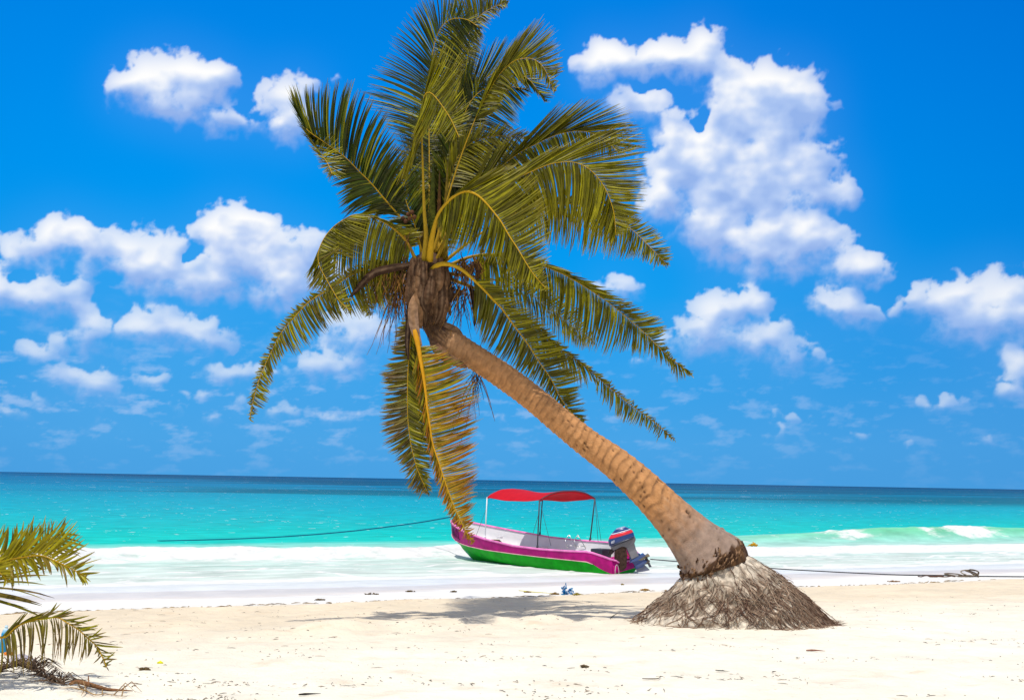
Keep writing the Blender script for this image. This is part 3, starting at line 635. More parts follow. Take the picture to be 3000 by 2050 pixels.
FR = [
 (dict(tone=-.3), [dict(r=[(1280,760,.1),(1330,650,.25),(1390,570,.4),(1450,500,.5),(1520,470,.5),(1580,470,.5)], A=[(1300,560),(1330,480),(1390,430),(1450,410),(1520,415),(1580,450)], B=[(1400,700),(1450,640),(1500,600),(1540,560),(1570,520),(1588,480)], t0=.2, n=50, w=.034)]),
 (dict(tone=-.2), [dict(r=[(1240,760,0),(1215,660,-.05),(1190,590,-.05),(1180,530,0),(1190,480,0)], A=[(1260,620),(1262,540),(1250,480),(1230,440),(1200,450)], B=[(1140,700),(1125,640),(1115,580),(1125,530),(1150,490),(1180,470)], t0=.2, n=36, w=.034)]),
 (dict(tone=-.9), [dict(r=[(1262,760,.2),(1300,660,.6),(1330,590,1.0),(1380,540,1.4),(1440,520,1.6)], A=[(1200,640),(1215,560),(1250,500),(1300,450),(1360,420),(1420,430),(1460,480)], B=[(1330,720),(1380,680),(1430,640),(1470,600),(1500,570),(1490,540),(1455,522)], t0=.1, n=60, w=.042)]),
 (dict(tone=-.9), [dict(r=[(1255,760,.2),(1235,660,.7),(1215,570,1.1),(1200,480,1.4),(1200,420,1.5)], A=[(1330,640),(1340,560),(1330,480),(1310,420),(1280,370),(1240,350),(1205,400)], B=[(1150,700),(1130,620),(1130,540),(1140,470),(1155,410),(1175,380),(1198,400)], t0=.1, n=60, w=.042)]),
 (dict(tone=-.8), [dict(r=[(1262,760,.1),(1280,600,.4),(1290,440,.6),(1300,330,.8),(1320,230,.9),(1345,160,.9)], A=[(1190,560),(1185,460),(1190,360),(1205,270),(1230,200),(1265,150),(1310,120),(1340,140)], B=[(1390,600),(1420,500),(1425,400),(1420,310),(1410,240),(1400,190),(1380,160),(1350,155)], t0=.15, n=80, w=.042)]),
 # back filler fronds pointing away, crown shade painted in by dark tone
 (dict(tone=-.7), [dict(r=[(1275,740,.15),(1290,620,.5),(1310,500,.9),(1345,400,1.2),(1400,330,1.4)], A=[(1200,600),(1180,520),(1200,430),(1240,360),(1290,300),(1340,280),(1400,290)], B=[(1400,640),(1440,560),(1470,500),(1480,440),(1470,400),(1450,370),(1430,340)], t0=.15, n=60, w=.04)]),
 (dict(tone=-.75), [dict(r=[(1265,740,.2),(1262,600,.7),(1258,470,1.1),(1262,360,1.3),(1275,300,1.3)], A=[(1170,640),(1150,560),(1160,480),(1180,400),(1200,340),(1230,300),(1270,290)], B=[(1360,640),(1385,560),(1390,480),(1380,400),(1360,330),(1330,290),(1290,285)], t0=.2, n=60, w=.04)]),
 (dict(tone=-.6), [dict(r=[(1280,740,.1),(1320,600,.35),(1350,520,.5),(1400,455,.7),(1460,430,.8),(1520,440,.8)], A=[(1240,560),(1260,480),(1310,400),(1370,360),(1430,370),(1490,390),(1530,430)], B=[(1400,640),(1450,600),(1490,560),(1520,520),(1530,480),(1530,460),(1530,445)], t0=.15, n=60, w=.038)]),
 # F2b far top plume
 (dict(tone=.05), [dict(r=[(1265,700,.3),(1280,480,.8),(1320,260,1.1),(1365,120,1.2),(1395,62,1.2),(1425,33,1.2),(1487,4,1.2)], A=[(1230,400),(1250,200),(1285,60),(1320,-25),(1350,-45),(1385,-45),(1425,-35),(1460,-20),(1490,2)], B=[(1370,520),(1400,340),(1405,220),(1412,150),(1418,110),(1432,70),(1455,45),(1478,25),(1490,6)], t0=.25, w=.036)]),
 # F2 tall centre frond
 (dict(tone=-.25), [dict(r=[(1258,730,.1),(1258,500,.45),(1257,350,.6),(1260,240,.65),(1266,170,.65),(1275,120,.65),(1290,85,.6),(1312,62,.55),(1340,54,.5),(1372,60,.45),(1405,82,.4)],
    A=[(1180,560),(1150,420),(1105,335),(1067,291),(1078,250),(1097,202),(1122,157),(1145,118),(1170,77),(1200,33),(1225,0),(1258,-25),(1290,-35),(1325,-28),(1355,-12),(1385,20),(1412,60),(1412,85)],
    B=[(1350,520),(1355,430),(1358,330),(1362,250),(1370,200),(1385,165),(1400,135),(1407,115),(1402,98),(1405,90),(1412,86)], t0=.22, n=120, w=.038)]),
 # F6 right hand shaggy
 (dict(tone=-.15), [dict(r=[(1285,730,.1),(1310,560,.35),(1332,430,.5),(1362,330,.6),(1402,272,.6),(1460,250,.6),(1540,262,.55)], A=[(1250,520),(1262,420),(1290,310),(1330,250),(1380,215),(1440,220),(1500,235),(1550,262)],
    B=[(1440,560),(1480,500),(1500,450),(1512,405),(1518,365),(1526,338),(1535,312),(1547,290),(1560,275)], t0=.2, n=100, w=.034, sag=-.02)]),
 # F5
 (dict(tone=-.1), [dict(r=[(1275,730,.2),(1320,420,.6),(1362,297,.75),(1412,240,.75),(1455,212,.7),(1502,215,.7),(1550,234,.65),(1595,298,.6)], A=[(1340,330),(1350,220),(1378,140),(1400,122),(1422,118),(1447,112),(1475,112),(1500,116),(1540,150),(1590,210),(1622,285),(1600,300)],
    B=[(1400,420),(1430,360),(1470,300),(1500,275),(1535,265),(1565,272),(1590,292),(1605,292),(1597,300)], t0=.3, n=90, w=.032)]),
 # F6b yellow
 (dict(tone=.9), [dict(r=[(1290,700,.1),(1325,500,.3),(1372,425,.4),(1437,401,.45),(1500,399,.5),(1556,405,.5)], A=[(1300,470),(1340,390),(1400,362),(1462,362),(1520,372),(1552,380),(1572,390),(1560,404)], B=[(1400,560),(1430,520),(1462,490),(1500,458),(1525,430),(1545,415),(1558,406)], t0=.3, n=60, w=.032)]),
 # F8 upper big right
 (dict(tone=.02), [dict(r=[(1282,740,.05),(1340,620,.15),(1395,560,.2),(1440,517,.25),(1475,482,.3),(1525,445,.3),(1575,420,.3),(1625,397,.3),(1675,385,.3),(1712,385,.3),(1737,392,.3),(1762,405,.28),(1790,425,.25),(1812,448,.2)],
    A=[(1440,430),(1500,390),(1560,380),(1598,355),(1640,302),(1660,299),(1680,299),(1710,296),(1740,290),(1770,290),(1792,302),(1825,310),(1850,332),(1864,352),(1880,368),(1887,392),(1892,412),(1880,440),(1820,452)],
    B=[(1420,620),(1470,560),(1525,520),(1560,510),(1625,490),(1680,480),(1730,465),(1770,462),(1800,462),(1815,455)], t0=.22, n=130, dA=-.05, dB=.15, w=.036)]),
 # F10 lower right
 (dict(tone=.35), [dict(r=[(1285,780,.1),(1400,690,.2),(1500,630,.3),(1600,602,.35),(1700,600,.35),(1780,625,.35),(1850,672,.35),(1905,725,.3),(1955,777,.3)], A=[(1500,560),(1600,560),(1700,570),(1790,585),(1845,612),(1900,652),(1940,690),(1960,715),(1968,738),(1969,760),(1958,778)],
    B=[(1500,740),(1560,712),(1600,716),(1630,727),(1670,733),(1712,748),(1735,757),(1785,750),(1825,757),(1865,762),(1907,777),(1947,781),(1957,780)], t0=.3, n=110, w=.034)]),
 # F13 behind, its yellow-lit look put into the tone
 (dict(tone=1.1), [dict(r=[(1300,800,.3),(1450,820,.6),(1560,865,.75),(1640,925,.8),(1700,975,.8),(1742,1005,.8)], A=[(1500,800),(1580,820),(1650,860),(1700,905),(1722,950),(1742,1000)], B=[(1480,930),(1560,960),(1620,985),(1660,1005),(1700,1022),(1740,1008)], t0=.3, n=60, w=.03)]),
 # F15 far lower right
 (dict(tone=.15, brown=.12), [dict(r=[(1300,810,.3),(1450,870,.5),(1550,945,.6),(1624,1010,.6),(1677,1046,.6),(1726,1084,.6),(1782,1132,.6),(1838,1178,.55),(1895,1219,.5),(1932,1249,.5),(1976,1288,.5)],
    A=[(1560,930),(1640,1000),(1700,1048),(1760,1096),(1815,1142),(1870,1188),(1925,1232),(1960,1262),(1978,1288)], B=[(1540,1020),(1600,1060),(1660,1100),(1700,1130),(1742,1122),(1760,1175),(1785,1200),(1816,1234),(1835,1240),(1868,1250),(1897,1256),(1920,1277),(1950,1284),(1978,1290)], t0=.3, n=100, w=.03)]),
 # F12 right long
 (dict(tone=.2), [dict(r=[(1290,790,.05),(1380,752,.1),(1470,745,.15),(1550,762,.2),(1600,782,.2),(1650,803,.2),(1700,831,.2),(1781,885,.2),(1857,948,.2),(1895,982,.2),(1932,1020,.2),(1962,1047,.2),(2026,1096,.2)],
    A=[(1480,745),(1560,757),(1620,775),(1700,812),(1790,860),(1860,890),(1897,911),(1932,926),(1951,952),(1952,975),(1948,1002),(1962,1025),(1975,1045),(2028,1095)],
    B=[(1400,880),(1440,870),(1500,890),(1560,905),(1600,932),(1640,965),(1665,985),(1690,1008),(1712,1018),(1735,1024),(1755,1034),(1775,1040),(1808,1037),(1831,1029),(1865,1040),(1890,1038),(1913,1050),(1952,1064),(1966,1085),(1980,1108),(2002,1113),(2028,1098)], t0=.12, n=135, w=.036)]),
 # F14 front lower right, tips pass behind the trunk
 (dict(tone=.15), [dict(r=[(1250,835,.05),(1264,792,-.24),(1290,774,-.34),(1325,776,-.36),(1350,788,-.34),(1375,808,-.3),(1412,843,-.2),(1450,884,-.1),(1470,904,0),(1500,946,.1),(1542,1002,.2),(1581,1062,.28),(1613,1108,.32),(1639,1159,.34),(1665,1198,.35),(1702,1234,.36)],
    A=[(1440,820),(1480,850),(1520,880),(1560,905),(1600,942),(1626,972),(1645,1000),(1667,1028),(1685,1069),(1705,1086),(1702,1110),(1704,1136),(1698,1160),(1712,1174),(1716,1205),(1722,1230),(1706,1236)],
    B=[(1386,930),(1398,970),(1412,1005),(1425,1028),(1436,1045),(1452,1050),(1470,1063),(1490,1075),(1507,1088),(1530,1102),(1550,1117),(1575,1133),(1600,1158),(1624,1176),(1660,1210),(1700,1238)], t0=.27, n=115, w=.036, dA=.05, dB=.12, rw=.08, ribc=(.50,.31,.015))]),
 # F9 big right main
 (dict(tone=.45), [dict(r=[(1275,770,-.1),(1330,660,-.2),(1400,590,-.25),(1450,558,-.28),(1500,532,-.3),(1537,512,-.3),(1575,495,-.3),(1612,481,-.3),(1650,475,-.3),(1682,476,-.3),(1712,487,-.3),(1737,505,-.3),(1762,535,-.3),(1780,567,-.3),(1792,600,-.3),(1800,632,-.3),(1804,690,-.3)],
    A=[(1560,470),(1640,430),(1700,405),(1737,392),(1770,385),(1825,368),(1862,374),(1875,392),(1883,410),(1895,422),(1897,438),(1897,462),(1893,487),(1896,515),(1893,537),(1893,557),(1890,580),(1885,602),(1880,626),(1873,645),(1840,672),(1812,692)],
    B=[(1500,640),(1530,625),(1560,625),(1590,632),(1615,642),(1640,650),(1665,662),(1690,672),(1715,683),(1740,692),(1765,700),(1780,712),(1790,722),(1800,722)], t0=.25, n=150, w=.036)]),
 # F4 upper right
 (dict(tone=.3), [dict(r=[(1270,740,-.05),(1330,520,0),(1395,342,0),(1425,282,0),(1450,237,0),(1475,205,0),(1505,180,0),(1532,172,0),(1557,172,0),(1582,187,0),(1600,212,0),(1612,240,0),(1626,268,0)],
    A=[(1440,230),(1480,160),(1512,115),(1537,87),(1575,56),(1592,55),(1617,65),(1627,85),(1634,118),(1642,142),(1649,162),(1647,187),(1648,205),(1632,225),(1634,250),(1633,262),(1627,270)],
    B=[(1450,330),(1480,285),(1500,255),(1530,242),(1550,236),(1572,233),(1590,240),(1602,250),(1612,258),(1622,268)], t0=.5, n=95, w=.032)]),
 # F1 left reaching
 (dict(tone=-.15), [dict(r=[(1215,700,0),(1175,640,-.05),(1132,590,-.1),(1088,538,-.15),(1050,500,-.2),(1012,462,-.25),(960,424,-.3),(915,393,-.32),(897,378,-.33)],
    A=[(1200,585),(1195,550),(1200,505),(1195,470),(1190,440),(1165,400),(1130,330),(1118,312),(1075,278),(1048,244),(1012,236),(978,246),(942,242),(925,240),(905,248),(885,243),(865,252),(842,246)],
    B=[(1112,622),(1088,625),(1060,630),(1050,627),(1030,626),(1010,632),(997,625),(992,600),(985,560),(960,520),(930,470),(905,420),(880,370),(850,270)], t0=.18, n=95, w=.042),
   dict(r=[(897,376,-.33),(905,398,-.36),(920,422,-.4),(935,443,-.42),(950,463,-.43),(962,483,-.44),(973,510,-.45)], A=[(862,262),(888,290),(905,318),(925,350),(950,370),(975,398),(988,410),(1000,427),(1010,450),(1016,475),(1015,500),(1017,525),(1005,530),(985,528)],
    B=[(842,250),(850,300),(895,400),(920,450),(940,500),(945,508),(955,515),(965,532),(974,536)], t0=0, n=36, tone=.6, w=.034, rw=.02)]),
 # F16 lower-left hook
 (dict(tone=.35), [dict(r=[(1222,770,-.1),(1185,700,-.15),(1120,648,-.2),(1050,628,-.25),(1000,648,-.3),(965,677,-.33),(942,712,-.35),(932,745,-.36),(935,775,-.37),(950,807,-.38),(970,842,-.39),(995,882,-.4),(1028,912,-.4)],
    A=[(1228,728),(1234,700),(1237,684),(1235,672),(1200,668),(1150,655),(1118,645),(1100,614),(1097,628),(1075,698),(1072,717),(1045,745),(1043,760),(990,717),(990,745),(985,766),(996,786),(1000,800),(1006,818),(1015,840),(1025,862),(1030,895),(1030,912)],
    B=[(1190,850),(1160,850),(1120,860),(1080,840),(1050,835),(1030,820),(1010,825),(990,815),(960,830),(940,860),(895,812),(897,828),(905,850),(942,858),(955,872),(980,890),(1025,914)], t0=.08, n=120, w=.036, brown=.05, dB=.1)]),
 (dict(tone=.8), [dict(r=[(1218,780,0),(1150,790,.1),(1105,820,.2),(1078,870,.25),(1084,925,.25)], A=[(1170,850),(1150,870),(1120,880),(1100,900),(1090,920)], B=[(1090,740),(1040,780),(1030,850),(1050,910),(1080,928)], t0=.1, n=50, w=.028, brown=.2)]),
 # F17 long drooping left
 (dict(tone=.45, brown=.15), [dict(r=[(1225,780,-.05),(1130,775,-.1),(1040,800,-.15),(960,850,-.2),(905,884,-.2),(862,930,-.2),(826,972,-.2),(792,1036,-.2),(762,1105,-.2),(743,1165,-.2),(731,1228,-.2)],
    A=[(1120,760),(1030,780),(950,840),(888,876),(845,920),(808,966),(774,1032),(748,1105),(730,1165),(728,1238)],
    B=[(1160,905),(1120,915),(1088,908),(1060,932),(1030,925),(1005,940),(980,948),(955,966),(922,996),(895,1022),(868,1035),(832,1042),(808,1078),(798,1110),(792,1136),(784,1178),(752,1205),(734,1236)], t0=.12, n=130, w=.032)]),
 # F19 hanging behind, green with scorched left side
 (dict(tone=.2, dens=1.3), [dict(r=[(1228,800,-.05),(1214,880,-.1),(1205,975,-.12),(1197,1062,-.12),(1194,1125,-.12),(1194,1200,-.12),(1197,1250,-.12),(1206,1311,-.12),(1224,1377,-.12),(1254,1443,-.12)],
    A=[(1232,1010),(1240,1050),(1250,1100),(1262,1150),(1262,1200),(1268,1260),(1272,1310),(1268,1370),(1262,1410),(1260,1448)],
    B=[(1178,930),(1160,970),(1150,990),(1148,1010),(1142,1045),(1122,1080),(1114,1105),(1125,1150),(1116,1205),(1116,1255),(1122,1290),(1146,1330),(1176,1366),(1184,1400),(1212,1443),(1232,1437),(1255,1447)], t0=.2, n=105, w=.04, brownB=.75)]),
 # F18 hanging front, going orange to rust
 (dict(tone=.75, dens=1.35), [dict(r=[(1214,935,-.33),(1217,975,-.38),(1225,1012,-.38),(1232,1055,-.38),(1240,1100,-.38),(1247,1150,-.38),(1252,1200,-.38),(1260,1250,-.38),(1268,1300,-.38),(1284,1350,-.38),(1302,1405,-.38),(1326,1473,-.38),(1352,1530,-.38),(1384,1590,-.38)],
    A=[(1270,1010),(1320,1040),(1362,1068),(1377,1092),(1392,1110),(1400,1135),(1410,1158),(1395,1188),(1402,1222),(1405,1245),(1393,1270),(1395,1310),(1399,1347),(1399,1383),(1393,1420),(1388,1461),(1389,1500),(1386,1545),(1386,1590)],
    B=[(1212,1090),(1218,1150),(1232,1215),(1242,1260),(1252,1310),(1262,1350),(1275,1400),(1292,1461),(1312,1505),(1335,1540),(1362,1570),(1382,1592)], t0=.12, n=115, w=.032, rw=.085, ribc=(.60,.28,.01), rust=lambda t: .5 + .6 * t)]),
 # F11 front centre
 (dict(tone=.5), [dict(r=[(1258,765,-.3),(1265,700,-.38),(1280,640,-.42),(1300,605,-.45),(1325,580,-.47),(1350,565,-.48),(1372,561,-.48),(1400,573,-.5),(1425,596,-.5),(1450,626,-.5),(1470,653,-.5),(1492,691,-.5),(1515,726,-.5),(1537,763,-.5),(1562,802,-.5),(1602,849,-.5)],
    A=[(1380,530),(1440,500),(1487,485),(1532,476),(1550,495),(1530,505),(1580,517),(1575,532),(1590,552),(1595,572),(1600,590),(1602,610),(1607,642),(1612,665),(1608,687),(1602,712),(1610,737),(1615,765),(1592,778),(1600,800),(1604,822),(1603,848)],
    B=[(1290,680),(1298,720),(1310,745),(1330,750),(1352,745),(1375,742),(1400,755),(1420,764),(1440,770),(1462,778),(1485,798),(1505,825),(1522,834),(1533,834),(1557,837),(1578,840),(1602,850)], t0=.22, n=150, w=.032, rw=.09, ribc=(.54,.32,.012))]),
 # F3 front vertical
 (dict(tone=.45), [dict(r=[(1243,770,-.25),(1248,690,-.32),(1243,620,-.35),(1239,500,-.4),(1236,400,-.42),(1238,320,-.45),(1244,280,-.46),(1258,271,-.47),(1275,284,-.5),(1300,317,-.55),(1322,352,-.6),(1345,402,-.65)],
    A=[(1262,340),(1275,200),(1284,135),(1300,125),(1316,119),(1335,140),(1350,152),(1358,175),(1361,195),(1348,225),(1353,252),(1366,272),(1371,290),(1373,312),(1378,334),(1380,360),(1368,372),(1358,398),(1346,404)],
    B=[(1180,545),(1172,532),(1200,500),(1208,440),(1206,400),(1220,420),(1238,408),(1250,402),(1268,400),(1280,394),(1292,390),(1306,405),(1318,418),(1334,410),(1344,405)], t0=.55, n=85, w=.036, rw=.085, ribc=(.40,.26,.015), sag=.0)]),
]
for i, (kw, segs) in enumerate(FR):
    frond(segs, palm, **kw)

# trunk: neck, bend, long ringed stem, swollen foot
TP = [(1256,742,24),(1254,770,44),(1252,800,50),(1252,850,50),(1258,905,38),(1268,945,33),(1288,975,36),(1330,1008,39),(1365,1030,37),(1408,1058,37),(1490,1112,37),(1578,1180,38),(1650,1240,39),(1722,1297,41),(1795,1350,45),(1857,1402,49),(1918,1460,53),(1972,1515,59),(2022,1568,70),(2062,1612,86),(2086,1645,99),(2092,1662,97)]
def build_trunk():
    TPd = cr_([(a, b, c) for a, b, c in TP], 420)
    n = 56; mb = MB(); ptsP = [P(q[0], q[1], YP) for q in TPd]
    s = 0; ref = None; vs = []; cc = []
    for i, (q, p) in enumerate(zip(TPd, ptsP)):
        if i: s += (p - ptsP[i - 1]).length
        t = (ptsP[min(i + 1, 419)] - ptsP[max(i - 1, 0)]).normalized()
        if ref is None: ref = Vector((0, 1, 0))
        ref = (ref - t * ref.dot(t)).normalized(); b = t.cross(ref)
        r = q[2] / SP
        w = i / 419
        for k in range(n):
            a = 2 * math.pi * k / n
            x_, y_ = math.cos(a) * 2.2, math.sin(a) * 2.2
            wob = float(noise2(s * 1.5 + x_, y_, 5)) * .028 * (1 + 1.4 * w)
            sp = s * (15 - 5 * w) + .38 * float(noise2(s * 1.1, a * .9 if a < math.pi else (2 * math.pi - a) * .9, 6)) * 1.4 + .35 * math.sin(a + 1)
            ph = sp - math.floor(sp)
            ridge = (.014 * (ph ** 2) - .006) * (1 - max(0, (w - .72) / .28)) if w > .2 else 0
            fine = float(noise2(x_ * 6, s * 5 + y_ * 6, 11))
            pit = max(0, float(noise2(x_ * 2.6 + 7, s * 9 + y_ * 2.6, 12)) - .60 + .04 * (w < .85)) * 2.4 if w > .5 else 0
            rad = r * (1 + wob) + ridge + .003 * fine - .05 * pit
            if w > .945: rad += .030 * max(0, 1 - abs(w - .975) / .02) + .025 * float(noise2(x_ * 2, w * 40 + y_ * 2, 14)) 
            vs.append(p + (ref * math.cos(a) + b * math.sin(a)) * rad)
            # own colours of the bark: pale tan between dark leaf scars, grey and pitted at the foot
            base_ = mixc((.46, .225, .095), (.56, .27, .10), .5 + .5 * fine)
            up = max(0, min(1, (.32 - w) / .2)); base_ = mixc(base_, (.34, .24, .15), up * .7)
            foot = max(0, min(1, (w - .80) / .12 + .25 * fine)); base_ = mixc(base_, (.31, .22, .17), foot)
            scar = max(0, 1 - abs(ph - .12) / (.26 + .14 * fine)) * (1 - .75 * foot) * (.55 + .5 * float(noise2(s * 3, a * 1.3 if a < math.pi else (2 * math.pi - a) * 1.3, 19)))
            cgrain = mixc(base_, (.19, .10, .05), max(0, min(1, .8 * scar)))
            if .4 < ph < .9: cgrain = mixc(cgrain, (.55, .38, .22), .22 * max(0, fine))
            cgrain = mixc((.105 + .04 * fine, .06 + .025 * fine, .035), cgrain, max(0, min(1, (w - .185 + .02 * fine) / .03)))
            lip = .974 + .010 * float(noise2(x_ * 1.5, y_ * 1.5, 17))
            if w > lip: cgrain = mixc((.07, .035, .018), (.22, .11, .04), max(0, .2 + fine))
            if pit > .05: cgrain = mixc(cgrain, (.07, .035, .02), min(1, pit * 2.5))
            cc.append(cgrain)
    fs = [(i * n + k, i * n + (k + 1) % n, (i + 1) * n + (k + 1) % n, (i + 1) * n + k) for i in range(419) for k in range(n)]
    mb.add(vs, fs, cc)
    mm = simple('palm_bark', (0, 0, 0), rough=.8, spec=.2, vary=.22, scale=11, attr=True, bump=.5)
    return mb.build('trunk', mm, palm), ptsP
trunk, TRP = build_trunk()

# crown heart: leaf bases, boots, spathes, strings of old flower stalks
def crown_heart():
    mb = MB(); rr = random.Random(3)
    c = P(1252, 830, YP)
    def blade(pxs, w0, colr, depth=0, thick=.4, c2=None, curl=.35):
        ps = [P(a, b, YP + depth + (d[0] if d else 0)) for a, b, *d in cr_([(*p, 0) if len(p) == 2 else p for p in pxs], 12)]
        vs = []; cc = []
        for i, p in enumerate(ps):
            t = (ps[min(i + 1, 11)] - ps[max(i - 1, 0)]).normalized(); w = t.cross(Vector((0, 1, 0))).normalized()
            k = i / 11; hw = w0 * .5 * math.sin(math.pi * min(1, .12 + k * .86)) ** .55
            nn = Vector((0, -1, 0))
            for q in (-1, -.5, 0, .5, 1):
                vs.append(p + w * hw * q + nn * hw * curl * (1 - q * q) + Vector((0, rr.uniform(-.006, .006), 0)))
                cc.append(mixc(colr, c2 or colr, k) if q else mixc(colr, (.30, .20, .12), .3))
        fs = [(i * 5 + j, i * 5 + j + 1, i * 5 + j + 6, i * 5 + j + 5) for i in range(11) for j in range(4)]
        mb.add(vs, fs, cc)
        back = [Vector(v) + Vector((0, w0 * .12, 0)) for v in vs]; mb.add(back, [tuple(reversed(f)) for f in fs], cc)
    TAN = (.27, .145, .07); DK = (.028, .016, .012); MID = (.10, .052, .028)
    for k in range(80):                                         # overlapping torn boots
        x = rr.uniform(1192, 1314); y = rr.uniform(775, 860); l = rr.uniform(50, 120)
        cx = 1252; sp = (x - cx) / 62
        dd = -math.sqrt(max(0, 1 - sp * sp)) * .30 - .02 - rr.uniform(0, .09)
        col_ = mixc(mixc(MID, TAN, rr.random() ** 1.6), DK, rr.random() * .75)
        blade([(x, y - 20, dd), (x + rr.uniform(-6, 6), y + l * .4, dd - .02), (x - sp * 14 + rr.uniform(-8, 8), y + l * .75, dd * .8 + .02), (x - sp * 26 + rr.uniform(-8, 8), y + l, dd * .6 + .02)], rr.uniform(.05, .13), col_)
    blade([(1232, 850, -.32), (1212, 890, -.40), (1211, 935, -.42), (1221, 985, -.42), (1234, 1012, -.43)], .14, TAN, c2=(.30, .2, .14))
    blade([(1198, 880, -.1), (1196, 950, -.2), (1193, 1010, -.3), (1197, 1055, -.3)], .075, DK)
    blade([(1300, 860, -.05), (1302, 900, -.05), (1304, 930, 0), (1305, 955, .05)], .05, DK)
    blade([(1306, 870, -.1), (1314, 895, -.1), (1320, 925, -.1)], .06, TAN)
    blade([(1200, 800, -.1), (1205, 850, -.25), (1200, 890, -.2)], .10, TAN)
    blade([(1380, 835, -.1), (1388, 880, -.1), (1392, 925, -.1), (1390, 955, -.1)], .07, DK)
    blade([(1215, 775, -.2), (1150, 785, -.25), (1095, 800, -.3), (1060, 832, -.33), (1026, 870, -.35)], .115, mixc(DK, MID, .4), curl=.5)
    blade([(1265, 985, -.1), (1275, 1015, -.2), (1305, 1045, -.22), (1345, 1065, -.2), (1368, 1076, -.12)], .14, (.19, .10, .055), c2=(.2, .11, .06))
    blade([(1290, 945, -.15), (1315, 955, -.2), (1340, 968, -.1), (1358, 990, 0)], .08, (.17, .1, .06))
    for k in range(150):                                        # loose torn ends standing out all round the head
        a = rr.uniform(0, 2 * math.pi); y = rr.uniform(775, 900); r = np.interp(y, [775, 850, 900], [54, 54, 42]) / SP; q = P(1252, y, YP)
        o1 = q + Vector((math.cos(a) * r, math.sin(a) * r, 0)); out = rr.uniform(.02, .12); L_ = rr.uniform(.06, .26)
        o2 = q + Vector((math.cos(a) * (r + out), math.sin(a) * (r + out), -L_ * .4)); o3 = q + Vector((math.cos(a + rr.uniform(-.2, .2)) * (r + out * rr.uniform(.4, 1.3)), math.sin(a) * (r + out), -L_))
        w_ = Vector((-math.sin(a), math.cos(a), rr.uniform(-.3, .3))) * rr.uniform(.008, .035)
        cc_ = mixc(DK, TAN, rr.random() ** .8); mb.add([o1 - w_, o1 + w_, o2 - w_ * 1.1, o2 + w_ * 1.1, o3 - w_ * .25, o3 + w_ * .25], [(0, 1, 3, 2), (2, 3, 5, 4)], cc_)
    # rough fibre wrapped round the neck
    for k in range(520):
        y = rr.uniform(850, 985); cx = np.interp(y, [850, 905, 945, 985], [1252, 1258, 1268, 1296]); r = np.interp(y, [850, 905, 945, 985], [56, 38, 33, 37]) / SP
        a = rr.uniform(0, 2 * math.pi); l = rr.uniform(.05, .22); sl = rr.uniform(-1.2, 1.2)
        pts = []
        for j in range(4):
            yy = y + j * l * SP / 4 * .8; aa = a + sl * j * .14; q = P(cx + (yy - y) * .25, yy, YP); rad = r + .012 + rr.uniform(0, .02)
            pts.append(q + Vector((math.cos(aa) * rad, math.sin(aa) * rad, 0)))
        mb.tube(pts, .0035, 3, mixc(MID, TAN, rr.random()), caps=False)
    # green-gold leaf bases standing in the heart
    for (a, b, w_, cc_, dd) in (((1262, 770), (1270, 480), .16, (.09, .10, .012), .12), ((1300, 760), (1312, 470), .10, (.26, .17, .02), .1), ((1285, 770), (1288, 500), .11, (.17, .075, .025), .2), ((1240, 780), (1228, 520), .09, (.20, .13, .03), .15)):
        q = [P(lerp(a[0], b[0], t), lerp(a[1], b[1], t), YP + dd + .15 * t) for t in (0, .33, .66, 1)]
        mb.tube(q, [w_ * .60, w_ * .42, w_ * .26, w_ * .06], 8, [cc_, cc_, mixc(cc_, DARKG, .4), mixc(cc_, DARKG, .8)])
    o = mb.build('crown_heart', M_fibre, palm)
    # dangling spent flower stalks
    mb = MB()
    for (cx, cy, sx, n, dr) in ((1165, 805, 60, 130, .8), (1115, 815, 40, 60, .6), (1345, 840, 45, 60, 1), (1370, 775, 55, 150, .45), (1200, 770, 30, 90, .45), (1165, 860, 30, 40, 1.2), (1395, 1100, 18, 18, 1.3), (1190, 690, 30, 40, .5)):
        mb = MB()
        for k in range(n):
            x = cx + rr.gauss(0, sx * .45); y = cy + rr.gauss(0, 12); L_ = rr.uniform(35, 150) * dr; lean = rr.uniform(-.55, .35); dd = rr.uniform(-.2, .15)
            pts = []; wx = 0
            for j in range(7):
                wx += rr.uniform(-5, 5); pts.append(P(x + lean * L_ * j / 6 + wx, y + L_ * (j / 6) ** 1.1, YP + dd + rr.uniform(-.01, .01)))
            mb.tube(pts, [.0085 * (1 - .7 * j / 6) for j in range(7)], 3, mixc((.10, .05, .03), (.50, .25, .05), max(0, rr.random() - .25)), caps=False)
        mb.build('flower_stalk', M_root, palm)
    # small old coconuts among the stalks
    mb = MB()
    for (x, y) in ((1196, 628), (1207, 622), (1200, 640), (1188, 648), (1214, 636), (1420, 700), (1412, 735), (1180, 640)):
        c = P(x, y, YP - .15); r = 7 / SP; mb = MB()
        mb.tube([c + Vector((0, 0, r * s_)) for s_ in (-1, -.8, -.3, .3, .8, 1)], [r * q for q in (.15, .6, .95, .95, .6, .15)], 8, (.13, .06, .03)); mb.build('coconut', M_fibre, palm)
crown_heart()

